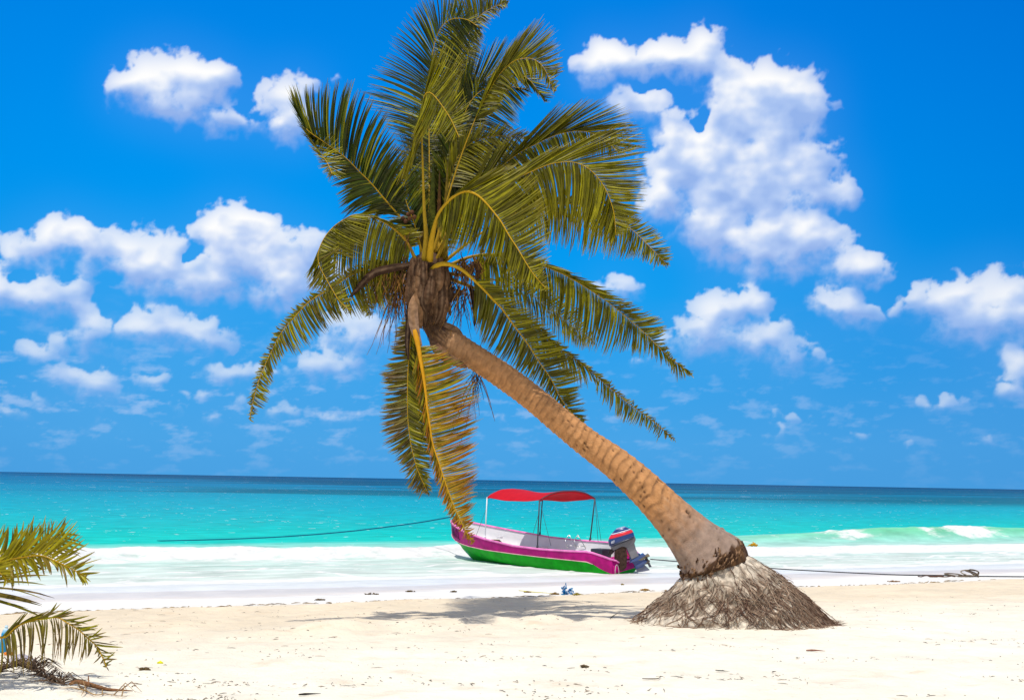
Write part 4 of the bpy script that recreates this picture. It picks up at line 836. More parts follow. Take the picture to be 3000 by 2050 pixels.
# root mound
def root_mound():
    rr = random.Random(11); mb = MB()
    cT = P(2088, 1650, YP + .02); cB = P(2152, 1822, YP + .05); gb = gz(cB.x, cB.y)
    def surf(a, s, lift=0):
        ca, sa = math.cos(a), math.sin(a)
        rx = lerp(.405, 1.35, s ** .95) + lift; ry = lerp(.40, .92, s ** .8) + lift
        top = cT.z + .145 * ca - .02; x = lerp(cT.x, cB.x, s ** .9) + rx * ca; y = lerp(cT.y, cB.y + .1, s) + ry * sa
        zb = gz(x, y) - .02
        zf = s ** (1.02 + .20 * ca) 
        z = lerp(top, zb, zf) + (lift * .6)
        b = .05 * float(noise2(ca * 3 + 5, sa * 3 + s * 4, 21)) * math.sin(math.pi * min(1, s)) + .02 * float(noise2(ca * 9, sa * 9 + s * 9, 22))
        return Vector((x + ca * b, y + sa * b, z + b * .5))
    n, m_ = 120, 46; vs = []; cc = []
    for i in range(m_ + 1):
        s = -.10 + 1.12 * i / m_
        for k in range(n):
            a = 2 * math.pi * k / n
            p = surf(a, max(s, 0)) 
            if s < 0: p = p + Vector((0, 0, -s * 1.2)) ; p.x += (cT.x - p.x) * .35; p.y += (cT.y - p.y) * .35
            vs.append(p); f1 = float(noise2(math.cos(a) * 4, math.sin(a) * 4 + s * 7, 25)); f2 = float(noise2(a * 14, s * 10, 26))
            sand = max(0, min(1, .80 - 2.6 * s + .8 * f1)) if s < .5 else 0
            lowsand = max(0, min(1, (s - .62) / .3 + 1.3 * f1 + .5 * f2))
            c0 = mixc((.27, .19, .135), (.62, .52, .40), max(0, min(1, .55 + f2 * 1.3)))
            cc.append(mixc(c0, (.70, .62, .50), max(sand, lowsand)))
    fs = [(i * n + k, (i + 1) * n + k, (i + 1) * n + (k + 1) % n, i * n + (k + 1) % n) for i in range(m_) for k in range(n)]
    mb.add(vs, [tuple(reversed(f)) for f in fs], cc)
    rm = mb.build('root_mound', M_fibre, palm)
    mb = MB()
    for k in range(2600):
        a = rr.uniform(math.pi, 2 * math.pi) if rr.random() < .8 else rr.uniform(0, math.pi)
        s0 = rr.random() ** .75 * .95 if rr.random() < .85 else rr.uniform(.7, 1)
        if s0 < .25 and rr.random() < .7: continue
        if s0 > .72 and rr.random() < .55: continue
        if float(noise2(a * 7, s0 * 4 + 3, 27)) + .5 * float(noise2(a * 17, s0 * 8, 28)) + .35 * math.cos(a) * (s0 > .3) - .25 * (s0 > .75) * (math.cos(a) < .3) < rr.uniform(-.55, .25): continue
        L_ = rr.uniform(.10, .48) * (1.2 if math.cos(a) > .2 else 1)
        r0_ = rr.uniform(.003, .0075) if rr.random() < .85 else rr.uniform(.008, .012); fl = rr.gauss(0, .55); lift0 = rr.uniform(.0, .02)
        pts = []; stp = 6; out = rr.uniform(0, .05) if rr.random() < .3 else 0
        for j in range(stp + 1):
            s = s0 + L_ * j / stp
            aa = a + fl * (j / stp) * .35 + rr.uniform(-.012, .012)
            p = surf(aa, min(s, 1.0), lift0 + out * (j / stp) ** 2)
            if s > 1.0:
                e = s - 1.0; p.x += math.cos(aa) * e * .45; p.y += math.sin(aa) * e * .6; p.z = gz(p.x, p.y) + .006 - e * .03
            pts.append(p + Vector((rr.uniform(-.006, .006), rr.uniform(-.006, .006), rr.uniform(-.004, .004))))
        t = rr.random()
        cc_ = mixc((.09, .045, .032), (.42, .30, .21), t ** 1.25)
        if s0 < .4 and rr.random() < .5: cc_ = mixc(cc_, (.5, .42, .33), .6)
        mb.tube(pts, [r0_ * (1 - .65 * j / stp) for j in range(stp + 1)], 4, cc_, caps=False)
    ro = mb.build('root_mat', M_root, palm); ro['kind'] = 'stuff'
root_mound()
def collar():
    rr = random.Random(15); mb = MB(); TPd = cr_([(a, b, c) for a, b, c in TP], 420)
    for k in range(520):
        w = rr.uniform(.955, 1.0); i = int(w * 419); i = min(i, 418); p = P(TPd[i][0], TPd[i][1], YP); q = P(TPd[i + 1][0], TPd[i + 1][1], YP) if i < 418 else p
        t = (P(TPd[418][0], TPd[418][1], YP) - P(TPd[400][0], TPd[400][1], YP)).normalized(); e1 = Vector((0, 1, 0)); e1 = (e1 - t * e1.dot(t)).normalized(); e2 = t.cross(e1)
        a = rr.uniform(0, 2 * math.pi); r = TPd[i][2] / SP + rr.uniform(.004, .035) * (1 if w > .97 else .4); L_ = rr.uniform(.02, .09); pts = []
        if w < .972 and rr.random() < .6: continue
        for j in range(4):
            aa = a + (j - 1.5) * L_ * rr.uniform(.3, .9); pts.append(p + (e1 * math.cos(aa) + e2 * math.sin(aa)) * r + t * ((j - 1.5) * L_ * rr.uniform(-.1, .35)))
        mb.tube(pts, [.004, .013, .011, .003], 5, mixc((.06, .03, .018), (.34, .20, .11), rr.random() ** 1.6))
    mb.build('root_collar', M_fibre, palm)
collar()

# ------------------------------------------------------------------ open fishing boat run up on the edge of the water
BS = Vector((3.38, 31.6, -.02)); BA = Vector((-.727, .687, 0)).normalized(); BB = Vector((BA.y, -BA.x, 0))
HEEL = .125
def BP(s, w, z):
    """boat frame: s metres ahead of the transom, w to the far side, z up; heeled a little towards the beach"""
    return BS + BA * s + BB * (w * math.cos(HEEL) - z * math.sin(HEEL) * .6) + Vector((0, 0, z + w * math.sin(HEEL)))
boat = thing('fishing_boat', tuple(BS), 'open pink and green motor boat with red sun canopy beached at the waterline', 'boat')
S_ = [0, .3, .7, 1.5, 2.5, 3.6, 4.9, 5.8, 6.25, 6.7, 6.96, 7.10, 7.18]
I = lambda xs, ys: (lambda s: float(np.interp(s, xs, ys)))
zg = I(S_, [.50, .60, .71, .70, .70, .74, .87, .99, 1.07, 1.16, 1.22, 1.25, 1.26])
zp = I(S_, [.10, .20, .42, .45, .47, .50, .53, .57, .60, .66, .74, .80, .84])
hb = I(S_, [.62, .70, .78, .86, .88, .88, .80, .66, .54, .38, .24, .13, .0])
hc = I(S_, [.56, .62, .68, .72, .73, .70, .56, .36, .20, .07, .02, .01, .0])
zc = I(S_, [.06, .06, .07, .08, .10, .13, .20, .28, .34, .46, .60, .72, .80])
zk = I(S_, [-.10, -.10, -.12, -.14, -.14, -.12, -.10, -.06, .02, .34, .62, .80, .92])
MAGENTA = (.43, .004, .17); PINK = (.80, .22, .52); HGREEN = (.0, .34, .006); WHITE = (.74, .74, .75); TEAL = (.02, .35, .36)
M_hull = simple('boat_paint', (0, 0, 0), rough=.5, spec=.18, vary=.24, scale=4.5, attr=True, bump=.04)
M_inner = simple('boat_inner_paint', (0, 0, 0), rough=.5, spec=.4, vary=.06, scale=3, attr=True)
def hull():
    st = np.unique(np.concatenate([np.linspace(0, 6, 31), np.linspace(6, 7.18, 22)])); mb = MB()
    prof = []
    for s in st:
        G_, P_, C_, K_ = (hb(s), zg(s)), (lerp(hc(s), hb(s), .80), zp(s)), (hc(s), zc(s)), (0, zk(s))
        row = []
        for sd in (-1, 1):
            seq = [G_, (lerp(G_[0], P_[0], .5) + .006, lerp(G_[1], P_[1], .5)), P_, (lerp(P_[0], C_[0], .5) + .012, lerp(P_[1], C_[1], .5)), C_, (C_[0] * .5, lerp(C_[1], K_[1], .55)), K_]
            row.append([(sd * q[0], q[1]) for q in seq])
        prof.append(row)
    # separate strips so that the paint edges stay crisp
    for sd in (0, 1):
        for (a, b, c) in ((0, 2, MAGENTA), (2, 4, HGREEN), (4, 6, HGREEN)):
            vs = []; n = b - a + 1; cc = []
            for i, s in enumerate(st):
                for j in range(a, b + 1):
                    w, z = prof[i][sd][j]; vs.append(BP(s, w, z))
                    k = c
                    if c == HGREEN and s > 6.2 and z < .28: k = mixc(HGREEN, TEAL, min(1, (s - 6.2) * 2.4))
                    if c == MAGENTA and s > 6.55: k = mixc(MAGENTA, (.22, .05, .16), .25)
                    cc.append(k)
            fs = []
            for i in range(len(st) - 1):
                for j in range(n - 1):
                    q = (i * n + j, i * n + j + 1, (i + 1) * n + j + 1, (i + 1) * n + j)
                    fs.append(q if sd else tuple(reversed(q)))
            mb.add(vs, fs, cc)
    # transom with its cut-down centre
    tz = [(-.62, .50), (-.42, .44), (-.26, .34), (.26, .34), (.42, .44), (.62, .50)]
    low = [(-.60, .10), (-.42, .10), (-.26, .10), (.26, .10), (.42, .10), (.60, .10)]; bot = [(-.56, .06), (-.40, -.0), (-.2, -.08), (.2, -.08), (.40, 0), (.56, .06)]
    for up, dn, c in ((tz, low, MAGENTA), (low, bot, HGREEN)):
        vs = [BP(0, *q) for q in up] + [BP(0, *q) for q in dn] + [BP(.05, *q) for q in up] + [BP(.05, *q) for q in dn]
        fs = [(i, i + 6, i + 7, i + 1) for i in range(5)] + [(12 + i + 1, 12 + i + 7, 12 + i + 6, 12 + i) for i in range(5)] + [(i, i + 1, i + 13, i + 12) for i in range(5)]
        mb.add(vs, fs, c)
    h = mb.build('hull', M_hull, boat)
    # pale rubbing strip on the paint edge and pink gunwale
    gw = MB()
    for sd in (-1, 1):
        pts = [BP(s, sd * (hb(s) - .012), zg(s) + .005) for s in st]
        gw.tube(pts, .030, 8, PINK)
        for i in range(len(st) - 1):
            pass
    gw.tube([BP(.0, w, z + .01) for w, z in tz], .024, 6, PINK)
    gw.build('gunwale', M_hull, boat)
    rs = MB()
    for sd in (-1, 1):
        rs.tube([BP(s, sd * (lerp(hc(s), hb(s), .80) + .008), zp(s)) for s in st if s > .5], .012, 5, (.72, .42, .45))
    rs.build('rubbing_strip', M_hull, boat)
    # inner lining and floor
    mb = MB(); vs = []; cc = []
    fl = I([0, 1.0, 1.01, 4.3, 4.6, 6.7, 7.0], [.20, .20, .14, .16, .42, .66, .80])
    sti = [s for s in st if .05 <= s <= 6.95]
    n = 8
    for s in sti:
        g_, f = zg(s), fl(s); W = max(.02, hb(s) - .05); Wf = max(.012, float(np.interp(f, [zk(s), zc(s), zp(s), zg(s)], [0, hc(s), lerp(hc(s), hb(s), .8), hb(s)])) - .06)
        row = [(-W, g_ + .0), (-lerp(W, Wf, .5) + .02, lerp(g_, f, .5)), (-Wf, f), (-Wf * .3, f), (Wf * .3, f), (Wf, f), (lerp(W, Wf, .5) - .02, lerp(g_, f, .5)), (W, g_)]
        vs += [BP(s, *q) for q in row]
        cc += [(MAGENTA if s < .95 and j in (0, 1, 2, 5, 6, 7) else WHITE) for j in range(n)]
    fs = [(i * n + j, (i + 1) * n + j, (i + 1) * n + j + 1, i * n + j + 1) for i in range(len(sti) - 1) for j in range(n - 1)]
    mb.add(vs, fs, cc)
    # bulkhead where the foredeck steps up, and a cap behind the stem
    mb.build('lining', M_inner, boat)
    for sd in (-1, 1):
        lip = MB()
        for i in range(len(sti) - 1):
            s0, s1 = sti[i], sti[i + 1]
            lip.add([BP(s0, sd * (hb(s0) - .01), zg(s0) + .018), BP(s1, sd * (hb(s1) - .01), zg(s1) + .018), BP(s1, sd * max(.01, hb(s1) - .085), zg(s1) + .012), BP(s0, sd * max(.01, hb(s0) - .085), zg(s0) + .012)], [(0, 1, 2, 3) if sd > 0 else (3, 2, 1, 0)], PINK if s0 > 1 else MAGENTA)
        lip.build('gunwale_cap', M_hull, boat)
    for s, z, d, name in ((3.7, .50, .13, 'thwart'), (2.0, .46, .14, 'thwart')):
        b = MB(); W = hb(s) - .10
        b.box(BP(s, 0, z - .05), BA * d, BB * W * .98 + Vector((0, 0, W * math.sin(HEEL))), Vector((0, 0, .025)), WHITE); b.build(name, M_inner, boat, smooth=False, bevel=.008)
    b = MB(); b.box(BP(1.25, .45, .42), BA * .22, BB * .22, Vector((0, 0, .16)), (.02, .025, .03)); b.build('battery_box', M_dark, boat, smooth=False, bevel=.02)
    b = MB(); b.box(BP(.45, 0, .36), BA * .34, BB * .50 + Vector((0, 0, .06)), Vector((0, 0, .02)), MAGENTA); b.build('stern_deck', M_hull, boat, smooth=False, bevel=.008)
    b = MB(); c = BP(5.4, .42, .72); b.box(c, BA * .09, BB * .06, Vector((0, 0, .035)), WHITE); b.build('cleat', M_inner, boat, smooth=False, bevel=.01)
    b = MB(); c = BP(5.95, -.56, 1.05); b.box(c, BA * .05, BB * .03, Vector((0, 0, .03)), (.03, .03, .03)); b.box(c + Vector((0, 0, .03)), BA * .10, BB * .02, Vector((0, 0, .012)), (.03, .03, .03)); b.build('cleat', M_dark, boat, smooth=False)
    b = MB(); rr = random.Random(4); c = BP(5.1, -.1, .66)
    for k in range(4): b.tube([c + Vector((math.cos(j * .5) * (.20 - k * .02), math.sin(j * .5) * (.20 - k * .02), .02 * k + .01)) for j in range(13)], .014, 5, (.30, .22, .10))
    b.build('anchor_rope', M_rope, boat)
    b = MB(); c = BP(3.0, .2, .17); b.tube([c, c + Vector((0, 0, .02)), c + Vector((0, 0, .26)), c + Vector((0, 0, .27))], [.10, .13, .15, .13], 16, (.55, .12, .03)); b.build('bucket', M_inner, boat)
    # weathered, half hidden dark lettering on the bow
    def glyph(mb, s0, wd, h0, h1, strokes):
        for (a, b_) in strokes:
            p = [];
            for (x, y) in (a, b_):
                s = s0 - x * wd; zz = lerp(zp(s), zg(s), lerp(h0, h1, y)); ww = -(lerp(lerp(hc(s), hb(s), .80), hb(s), lerp(h0, h1, y)) + .022)
                p.append(BP(s, ww, zz))
            d = (p[1] - p[0]); mb.tube([p[0], p[1]], .013, 4, (.10, .02, .10))
    lt = MB()
    LET = {'H': [((0, 0), (0, 1)), ((1, 0), (1, 1)), ((0, .5), (1, .5))], 'O': [((0, 0), (0, 1)), ((1, 0), (1, 1)), ((0, 0), (1, 0)), ((0, 1), (1, 1))], 'T': [((.5, 0), (.5, 1)), ((0, 1), (1, 1))], 'E': [((0, 0), (0, 1)), ((0, 0), (1, 0)), ((0, .5), (.8, .5)), ((0, 1), (1, 1))], 'I': [((.5, 0), (.5, 1))]}
    for i, ch in enumerate('HOTE'): glyph(lt, 6.88 - i * .15, .085, .25, .85, LET[ch])
    lt.build('bow_lettering', M_attr, boat)
hull()

def canopy():
    red = simple('canopy_cloth', (.62, .006, .022), rough=.65, spec=.2, vary=.08, scale=4, trans=.25, bump=.15)
    def zc_(px, py, s, w): pass
    # two arched bows, each from a foot on the near gunwale to one on the far side
    A0, A1 = BP(4.87, -.80, 0), BP(4.0, .86, 0); B0, B1 = BP(2.62, -.84, 0), BP(1.86, .88, 0)
    def z_at(px, py, pt): return P(px, py, pt.y).z
    def arch(p0, p1, z0, z1, crest, n=17):
        out = []
        for i in range(n):
            t = i / (n - 1); p = p0.lerp(p1, t); z = lerp(z0, z1, t); bow = max(0, 1 - abs(2 * t - 1) ** 2.6)
            out.append(Vector((p.x, p.y, z + crest * bow)))
        return out
    za0 = z_at(1440, 1456, A0); za1 = z_at(1588, 1463, A1); zb0 = z_at(1584, 1464, B0); zb1 = z_at(1744, 1458, B1)
    front = arch(A0, A1, za0, za1, .30); rear = arch(B0, B1, zb0, zb1, .25)
    m = 15; vs = []; n = len(front)
    for j in range(m):
        t = j / (m - 1)
        for i in range(n):
            p = front[i].lerp(rear[i], t); p.z -= .10 * math.sin(math.pi * t) * (1 - .3 * abs(2 * i / (n - 1) - 1)) - .006 * math.sin(i * 1.9 + j)
            vs.append(p)
    fs = [(j * n + i, j * n + i + 1, (j + 1) * n + i + 1, (j + 1) * n + i) for j in range(m - 1) for i in range(n - 1)]
    mb = MB(); mb.add(vs, fs, (1, 1, 1))
    vs2 = [v + Vector((0, 0, -.012)) for v in vs]; mb.add(vs2, [tuple(reversed(f)) for f in fs], (1, 1, 1))
    # short hems hanging from both bows
    for row, sg in ((front, 1), (rear, -1)):
        for k, r in enumerate(row[:-1]):
            d = Vector((0, 0, -.07)); mb.add([row[k], row[k + 1], row[k + 1] + d, row[k] + d], [(0, 1, 2, 3)], (1, 1, 1))
    mb.build('canopy', red, boat)
    fr = MB(); fr.tube([p - Vector((0, 0, .02)) for p in front], .014, 6, (.03, .04, .05)); fr.build('canopy_bow', M_dark, boat)
    fr = MB(); fr.tube([p - Vector((0, 0, .02)) for p in rear], .014, 6, (.03, .04, .05)); fr.build('canopy_bow', M_dark, boat)
    def pole(a, b, mat, r=.016):
        k = MB(); k.tube([a, b], r, 8, (.8, .8, .82)); k.tube([a - Vector((0, 0, .01)), a + (b - a).normalized() * .09], r * 1.7, 8, (.05, .05, .06)); k.build('canopy_pole', mat, boat)
    Mw = simple('white_pole', (.75, .78, .80), rough=.35, vary=.04)
    gp = lambda s, w: BP(s, w, zg(s) + .02)
    pole(gp(4.90, -.76), front[0], Mw, .017)
    pole(gp(2.62, -.85), rear[0], M_dark, .019)
    pole(gp(4.02, .84), front[-1], M_dark, .017)
    pole(gp(1.98, .86), rear[-1], M_dark, .020)
    def strap(a, b):
        k = MB(); k.tube([a, b], .0075, 4, (.03, .05, .07)); k.build('canopy_strap', M_dark, boat)
    strap(gp(5.35, -.70), front[0].lerp(gp(4.90, -.76), .18) + BA * 0 + Vector((0, 0, -.1)))
    strap(P(1614, 1598, BP(2.2, -.5, .6).y), rear[0])
    strap(P(1561, 1564, BP(4.3, .8, .6).y), rear[0].lerp(gp(2.62, -.85), .28))
    strap(gp(1.55, .86), rear[-1]); strap(gp(1.62, .80), rear[-1] + Vector((0, 0, -.03)))
    # folding chair frames in the well
    for x in (0, 1):
        k = MB(); y = BP(1.7, .35, .5).y + x * .15; o = x * 26
        for a, b in (((1656, 1580), (1667, 1566)), ((1667, 1566), (1690, 1605)), ((1656, 1580), (1663, 1605)), ((1662, 1598), (1686, 1598))):
            k.tube([P(a[0] + o, a[1] + x * 1, y), P(b[0] + o, b[1] + x * 1, y)], .011, 6, (.5, .5, .45))
        k.tube([P(1667 + o, 1566, y), P(1667 + o, 1566, y + .38), P(1690 + o, 1605, y + .38)], .011, 6, (.5, .5, .45))
        k.build('chair_frame', M_metal, boat)
canopy()

def outboard():
    Y0 = BP(-.15, 0, 0).y; U = Vector((1, 0, 0)) * .86 + Vector((0, -.5, 0)); D = Vector((.5, .86, 0))   # D: thickness direction
    C0 = P(1822, 1600, Y0)
    BLUE = (.006, .035, .17); GREY = (.10, .095, .11); BRN = (.055, .032, .024)
    Mp = simple('engine_paint', (0, 0, 0), rough=.3, spec=.6, vary=.12, scale=5, attr=True, coat=.3)
    def Q(px, py, d=0):
        p = P(px, py, Y0); v = p - C0
        return C0 + Vector((v.x, 0, v.z)) + Vector((0, d, 0)) 
    # cowl: stacked rounded sections between the base line and the top
    base_l, base_r = (1786, 1598), (1859, 1571); top_l, top_r = (1806, 1547), (1829, 1541)
    def cowl(mb, t0, t1, colr, grow=0.0, n=9):
        vs = []; m = 26; cc = []
        for i in range(n):
            t = lerp(t0, t1, i / (n - 1))
            l = (lerp(base_l[0], top_l[0], t) - 11 * math.sin(math.pi * max(t, 0) ** .8) * (1 - t * .3) , lerp(base_l[1], top_l[1], t) - 2 * math.sin(math.pi * t)); r = (lerp(base_r[0], top_r[0], t) + 7 * math.sin(math.pi * t), lerp(base_r[1], top_r[1], t) - 4 * math.sin(math.pi * t))
            c = ((l[0] + r[0]) / 2, (l[1] + r[1]) / 2); hw = (r[0] - l[0]) / 2 + grow; sl = (r[1] - l[1]) / 2
            dp = (.21 - .07 * max(t, 0) ** 3) * (1 if t < .98 else .9) + grow * .01
            for k in range(m):
                a = 2 * math.pi * k / m; ca, sa = math.cos(a), math.sin(a); e = .72
                xx = math.copysign(abs(ca) ** e, ca); dd = math.copysign(abs(sa) ** e, sa)
                vs.append(Q(c[0] + hw * xx, c[1] + sl * xx, dp * dd)); cc.append(colr)
        fs = [(i * m + k, i * m + (k + 1) % m, (i + 1) * m + (k + 1) % m, (i + 1) * m + k) for i in range(n - 1) for k in range(m)] + [tuple((n - 1) * m + k for k in range(m)), tuple(range(m - 1, -1, -1))]
        mb.add(vs, fs, cc)
    eng = MB(); cowl(eng, 0, .93, BLUE); cowl(eng, .90, 1.0, (.30, .34, .46), -.4, 4); cw = eng.build('engine_cowl', Mp, boat)
    st = MB(); cowl(st, .34, .56, (.75, .015, .03), .35, 5); s_ = st.build('red_stripe', Mp, cw)
    st = MB(); cowl(st, .60, .66, (.70, .72, .80), .45, 4); st.build('white_stripe', Mp, cw)
    st = MB(); cowl(st, -.02, .03, (.03, .04, .08), .8, 3); st.build('cowl_seal', Mp, cw)
    # "60" on the front lower corner of the cowl side
    lt = MB()
    def digit(x0, y0, segs):
        for (a, b) in segs:
            lt.tube([Q(x0 + a[0] * 3.0 + a[1] * .8, y0 - a[1] * 6.2 - a[0] * 1.4, -.222), Q(x0 + b[0] * 3.0 + b[1] * .8, y0 - b[1] * 6.2 - b[0] * 1.4, -.222)], .0065, 4, (.75, .75, .78))
    digit(1789, 1590.5, [((0, 0), (1, 0)), ((1, 0), (1, .5)), ((1, .5), (0, .5)), ((0, 0), (0, 1)), ((0, 1), (1, 1))])
    digit(1793.6, 1588.6, [((0, 0), (1, 0)), ((1, 0), (1, 1)), ((0, 0), (0, 1)), ((0, 1), (1, 1))])
    lt.build('power_number', M_attr, cw)
    def slab(name, poly, th, colr, mat=Mp, d0=0, bev=.02, par=boat):
        b = MB(); f = [Q(x, y, d0 - th) for x, y in poly]; g = [Q(x, y, d0 + th) for x, y in poly]; n = len(poly)
        b.add(f + g, [tuple(range(n)), tuple(reversed(range(n, 2 * n)))] + [(i, i + n, (i + 1) % n + n, (i + 1) % n) for i in range(n)], colr)
        return b.build(name, mat, par, smooth=False, bevel=bev)
    slab('engine_pan', [(1788, 1600), (1860, 1572), (1861, 1581), (1856, 1592), (1836, 1603), (1820, 1600), (1795, 1612)], .15, GREY)
    slab('drive_leg', [(1832, 1596), (1857, 1586), (1862, 1606), (1872, 1628), (1850, 1638), (1842, 1622), (1834, 1606)], .085, (.17, .165, .185))
    slab('drive_leg', [(1843, 1626), (1873, 1619), (1890, 1640), (1884, 1660), (1862, 1666), (1856, 1650), (1845, 1642)], .055, BLUE)
    slab('cavitation_plate', [(1843, 1648), (1850, 1640), (1884, 1619), (1890, 1626), (1866, 1641)], .11, (.03, .07, .22), bev=.006)
    slab('cavitation_plate', [(1868, 1640), (1898, 1620), (1904, 1628), (1880, 1640)], .07, (.22, .17, .10), bev=.006)
    slab('skeg', [(1862, 1662), (1887, 1652), (1904, 1669), (1886, 1673), (1866, 1676)], .016, (.10, .11, .17), bev=.004)
    b = MB(); b.tube([Q(1858, 1660), Q(1868, 1656), Q(1884, 1648), Q(1893, 1643), Q(1896, 1641)], [.03, .075, .075, .055, .02], 12, (.04, .07, .2)); b.build('gearcase', Mp, boat)
    pr = MB(); hub = Q(1897, 1645); ax = (Q(1900, 1642) - Q(1884, 1650)).normalized()
    pr.tube([hub - ax * .08, hub, hub + ax * .07], [.05, .05, .03], 10, (.12, .09, .07))
    e1 = ax.cross(Vector((0, 1, 0))).normalized(); e2 = ax.cross(e1)
    for k in range(3):
        a0 = 2 * math.pi * k / 3 + .5; vs = []
        for j in range(6):
            r = .04 + .145 * j / 5
            for q in (-1, 0, 1):
                wdt = .55 * math.sin(math.pi * (.2 + .72 * j / 5)) ; aa = a0 + q * wdt * .8
                vs.append(hub + (e1 * math.cos(aa) + e2 * math.sin(aa)) * r + ax * q * .035)
        fs = [(j * 3 + q, j * 3 + q + 1, j * 3 + q + 4, j * 3 + q + 3) for j in range(5) for q in (0, 1)]
        pr.add(vs, fs, (.045, .04, .045)); pr.add([v + ax * .008 for v in vs], [tuple(reversed(f)) for f in fs], (.045, .04, .045))
    pr.build('propeller', Mp, boat)
    slab('transom_bracket', [(1800, 1618), (1806, 1606), (1822, 1598), (1832, 1600), (1836, 1622), (1834, 1660), (1824, 1670), (1803, 1668), (1800, 1640)], .10, BRN, M_fibre, -.05)
    slab('tilt_tube', [(1787, 1608), (1800, 1603), (1820, 1598), (1822, 1606), (1800, 1613), (1792, 1622), (1780, 1624)], .05, (.04, .03, .03), M_fibre, -.08, .01)
    b = MB(); b.tube([Q(1829, 1612, -.12), Q(1836, 1622, -.12), Q(1843, 1628, -.12)], .012, 6, (.6, .03, .05)); b.build('fuel_hose', Mp, boat)
    b = MB(); b.tube([BP(-.02, -.55, z) + BA * -.02 + BB * w for w, z in ((-.0, .08), (.01, .2), (.05, .33), (.10, .36), (.16, .30), (.18, .18), (.17, .10))], .013, 6, (.5, .35, .4)); b.build('mooring_loop', M_rope, boat)
outboard()

# ropes
def rope(name, pts, r, colr, label, n=40):
    mb = MB(); c = cr_([(p.x, p.y, p.z) for p in pts], n); mb.tube([Vector(q) for q in c], r, 5, colr)
    o = mb.build(name, M_rope, None, origin=pts[0]); return tag(o, label, 'rope')
rope('rope', [P(1330, 1512, 36.4), P(1200, 1534, 37.2), P(1000, 1558, 38.6), P(800, 1573, 40.2), P(600, 1580.5, 41.8), P(460, 1583.5, 43.0)], .022, (.005, .12, .20), 'long blue mooring rope from the boat bow out into the water')
rope('rope', [P(1331, 1536, 36.2), P(1331, 1560, 36.0), P(1338, 1583, 35.9), P(1345, 1590, 35.9), P(1351, 1586, 35.8), P(1355, 1575, 35.9), P(1348, 1578, 35.8)], .014, (.01, .10, .12), 'short dark green rope looping under the boat bow', 24)
def gp_(px, py, lift=.01):
    p = G(px, py); return Vector((p.x, p.y, gz(p.x, p.y) + lift))
rope('rope', [P(1905, 1637, 31.3), P(2000, 1645, 31.2), P(2120, 1654, 31.0), P(2261, 1664, 30.6), P(2400, 1672, 30.4), P(2520, 1678, 30.2), P(2640, 1683, 29.6), gp_(2760, 1686.5, .02), gp_(2820, 1688.5, .02), gp_(2900, 1689.5, .02), gp_(3010, 1690.5, .02)], .016, (.06, .065, .07), 'thin dark rope stretched from the boat stern past the palm to the right', 60)
def coil():
    mb = MB(); c = G(2808, 1690); c.z = gz(c.x, c.y); rr = random.Random(5)
    for k in range(5):
        r = rr.uniform(.12, .30); a0 = rr.uniform(0, 6); cx = c.x + rr.uniform(-.1, .45); cy = c.y + rr.uniform(-.1, .1); h = rr.uniform(.02, .20)
        mb.tube([Vector((cx + math.cos(a0 + j * .35) * r, cy + math.sin(a0 + j * .35) * r * .5, c.z + .02 + h * abs(math.sin(j * .17 + k)))) for j in range(19)], .016, 5, mixc((.10, .07, .05), (.3, .25, .18), rr.random()))
    pts = [Vector((c.x - .1 - .09 * j, c.y - .05 + .04 * math.sin(j), c.z + .015 + .015 * math.sin(j * 1.7))) for j in range(12)]
    mb.tube(pts, [.014 + .012 * (1 if 3 < j < 8 else 0) for j in range(12)], 5, (.10, .05, .035))
    tag(mb.build('rope_coil', M_rope, None, origin=c), 'tangled loops of dark old rope lying on the sand at far right', 'rope')
coil()

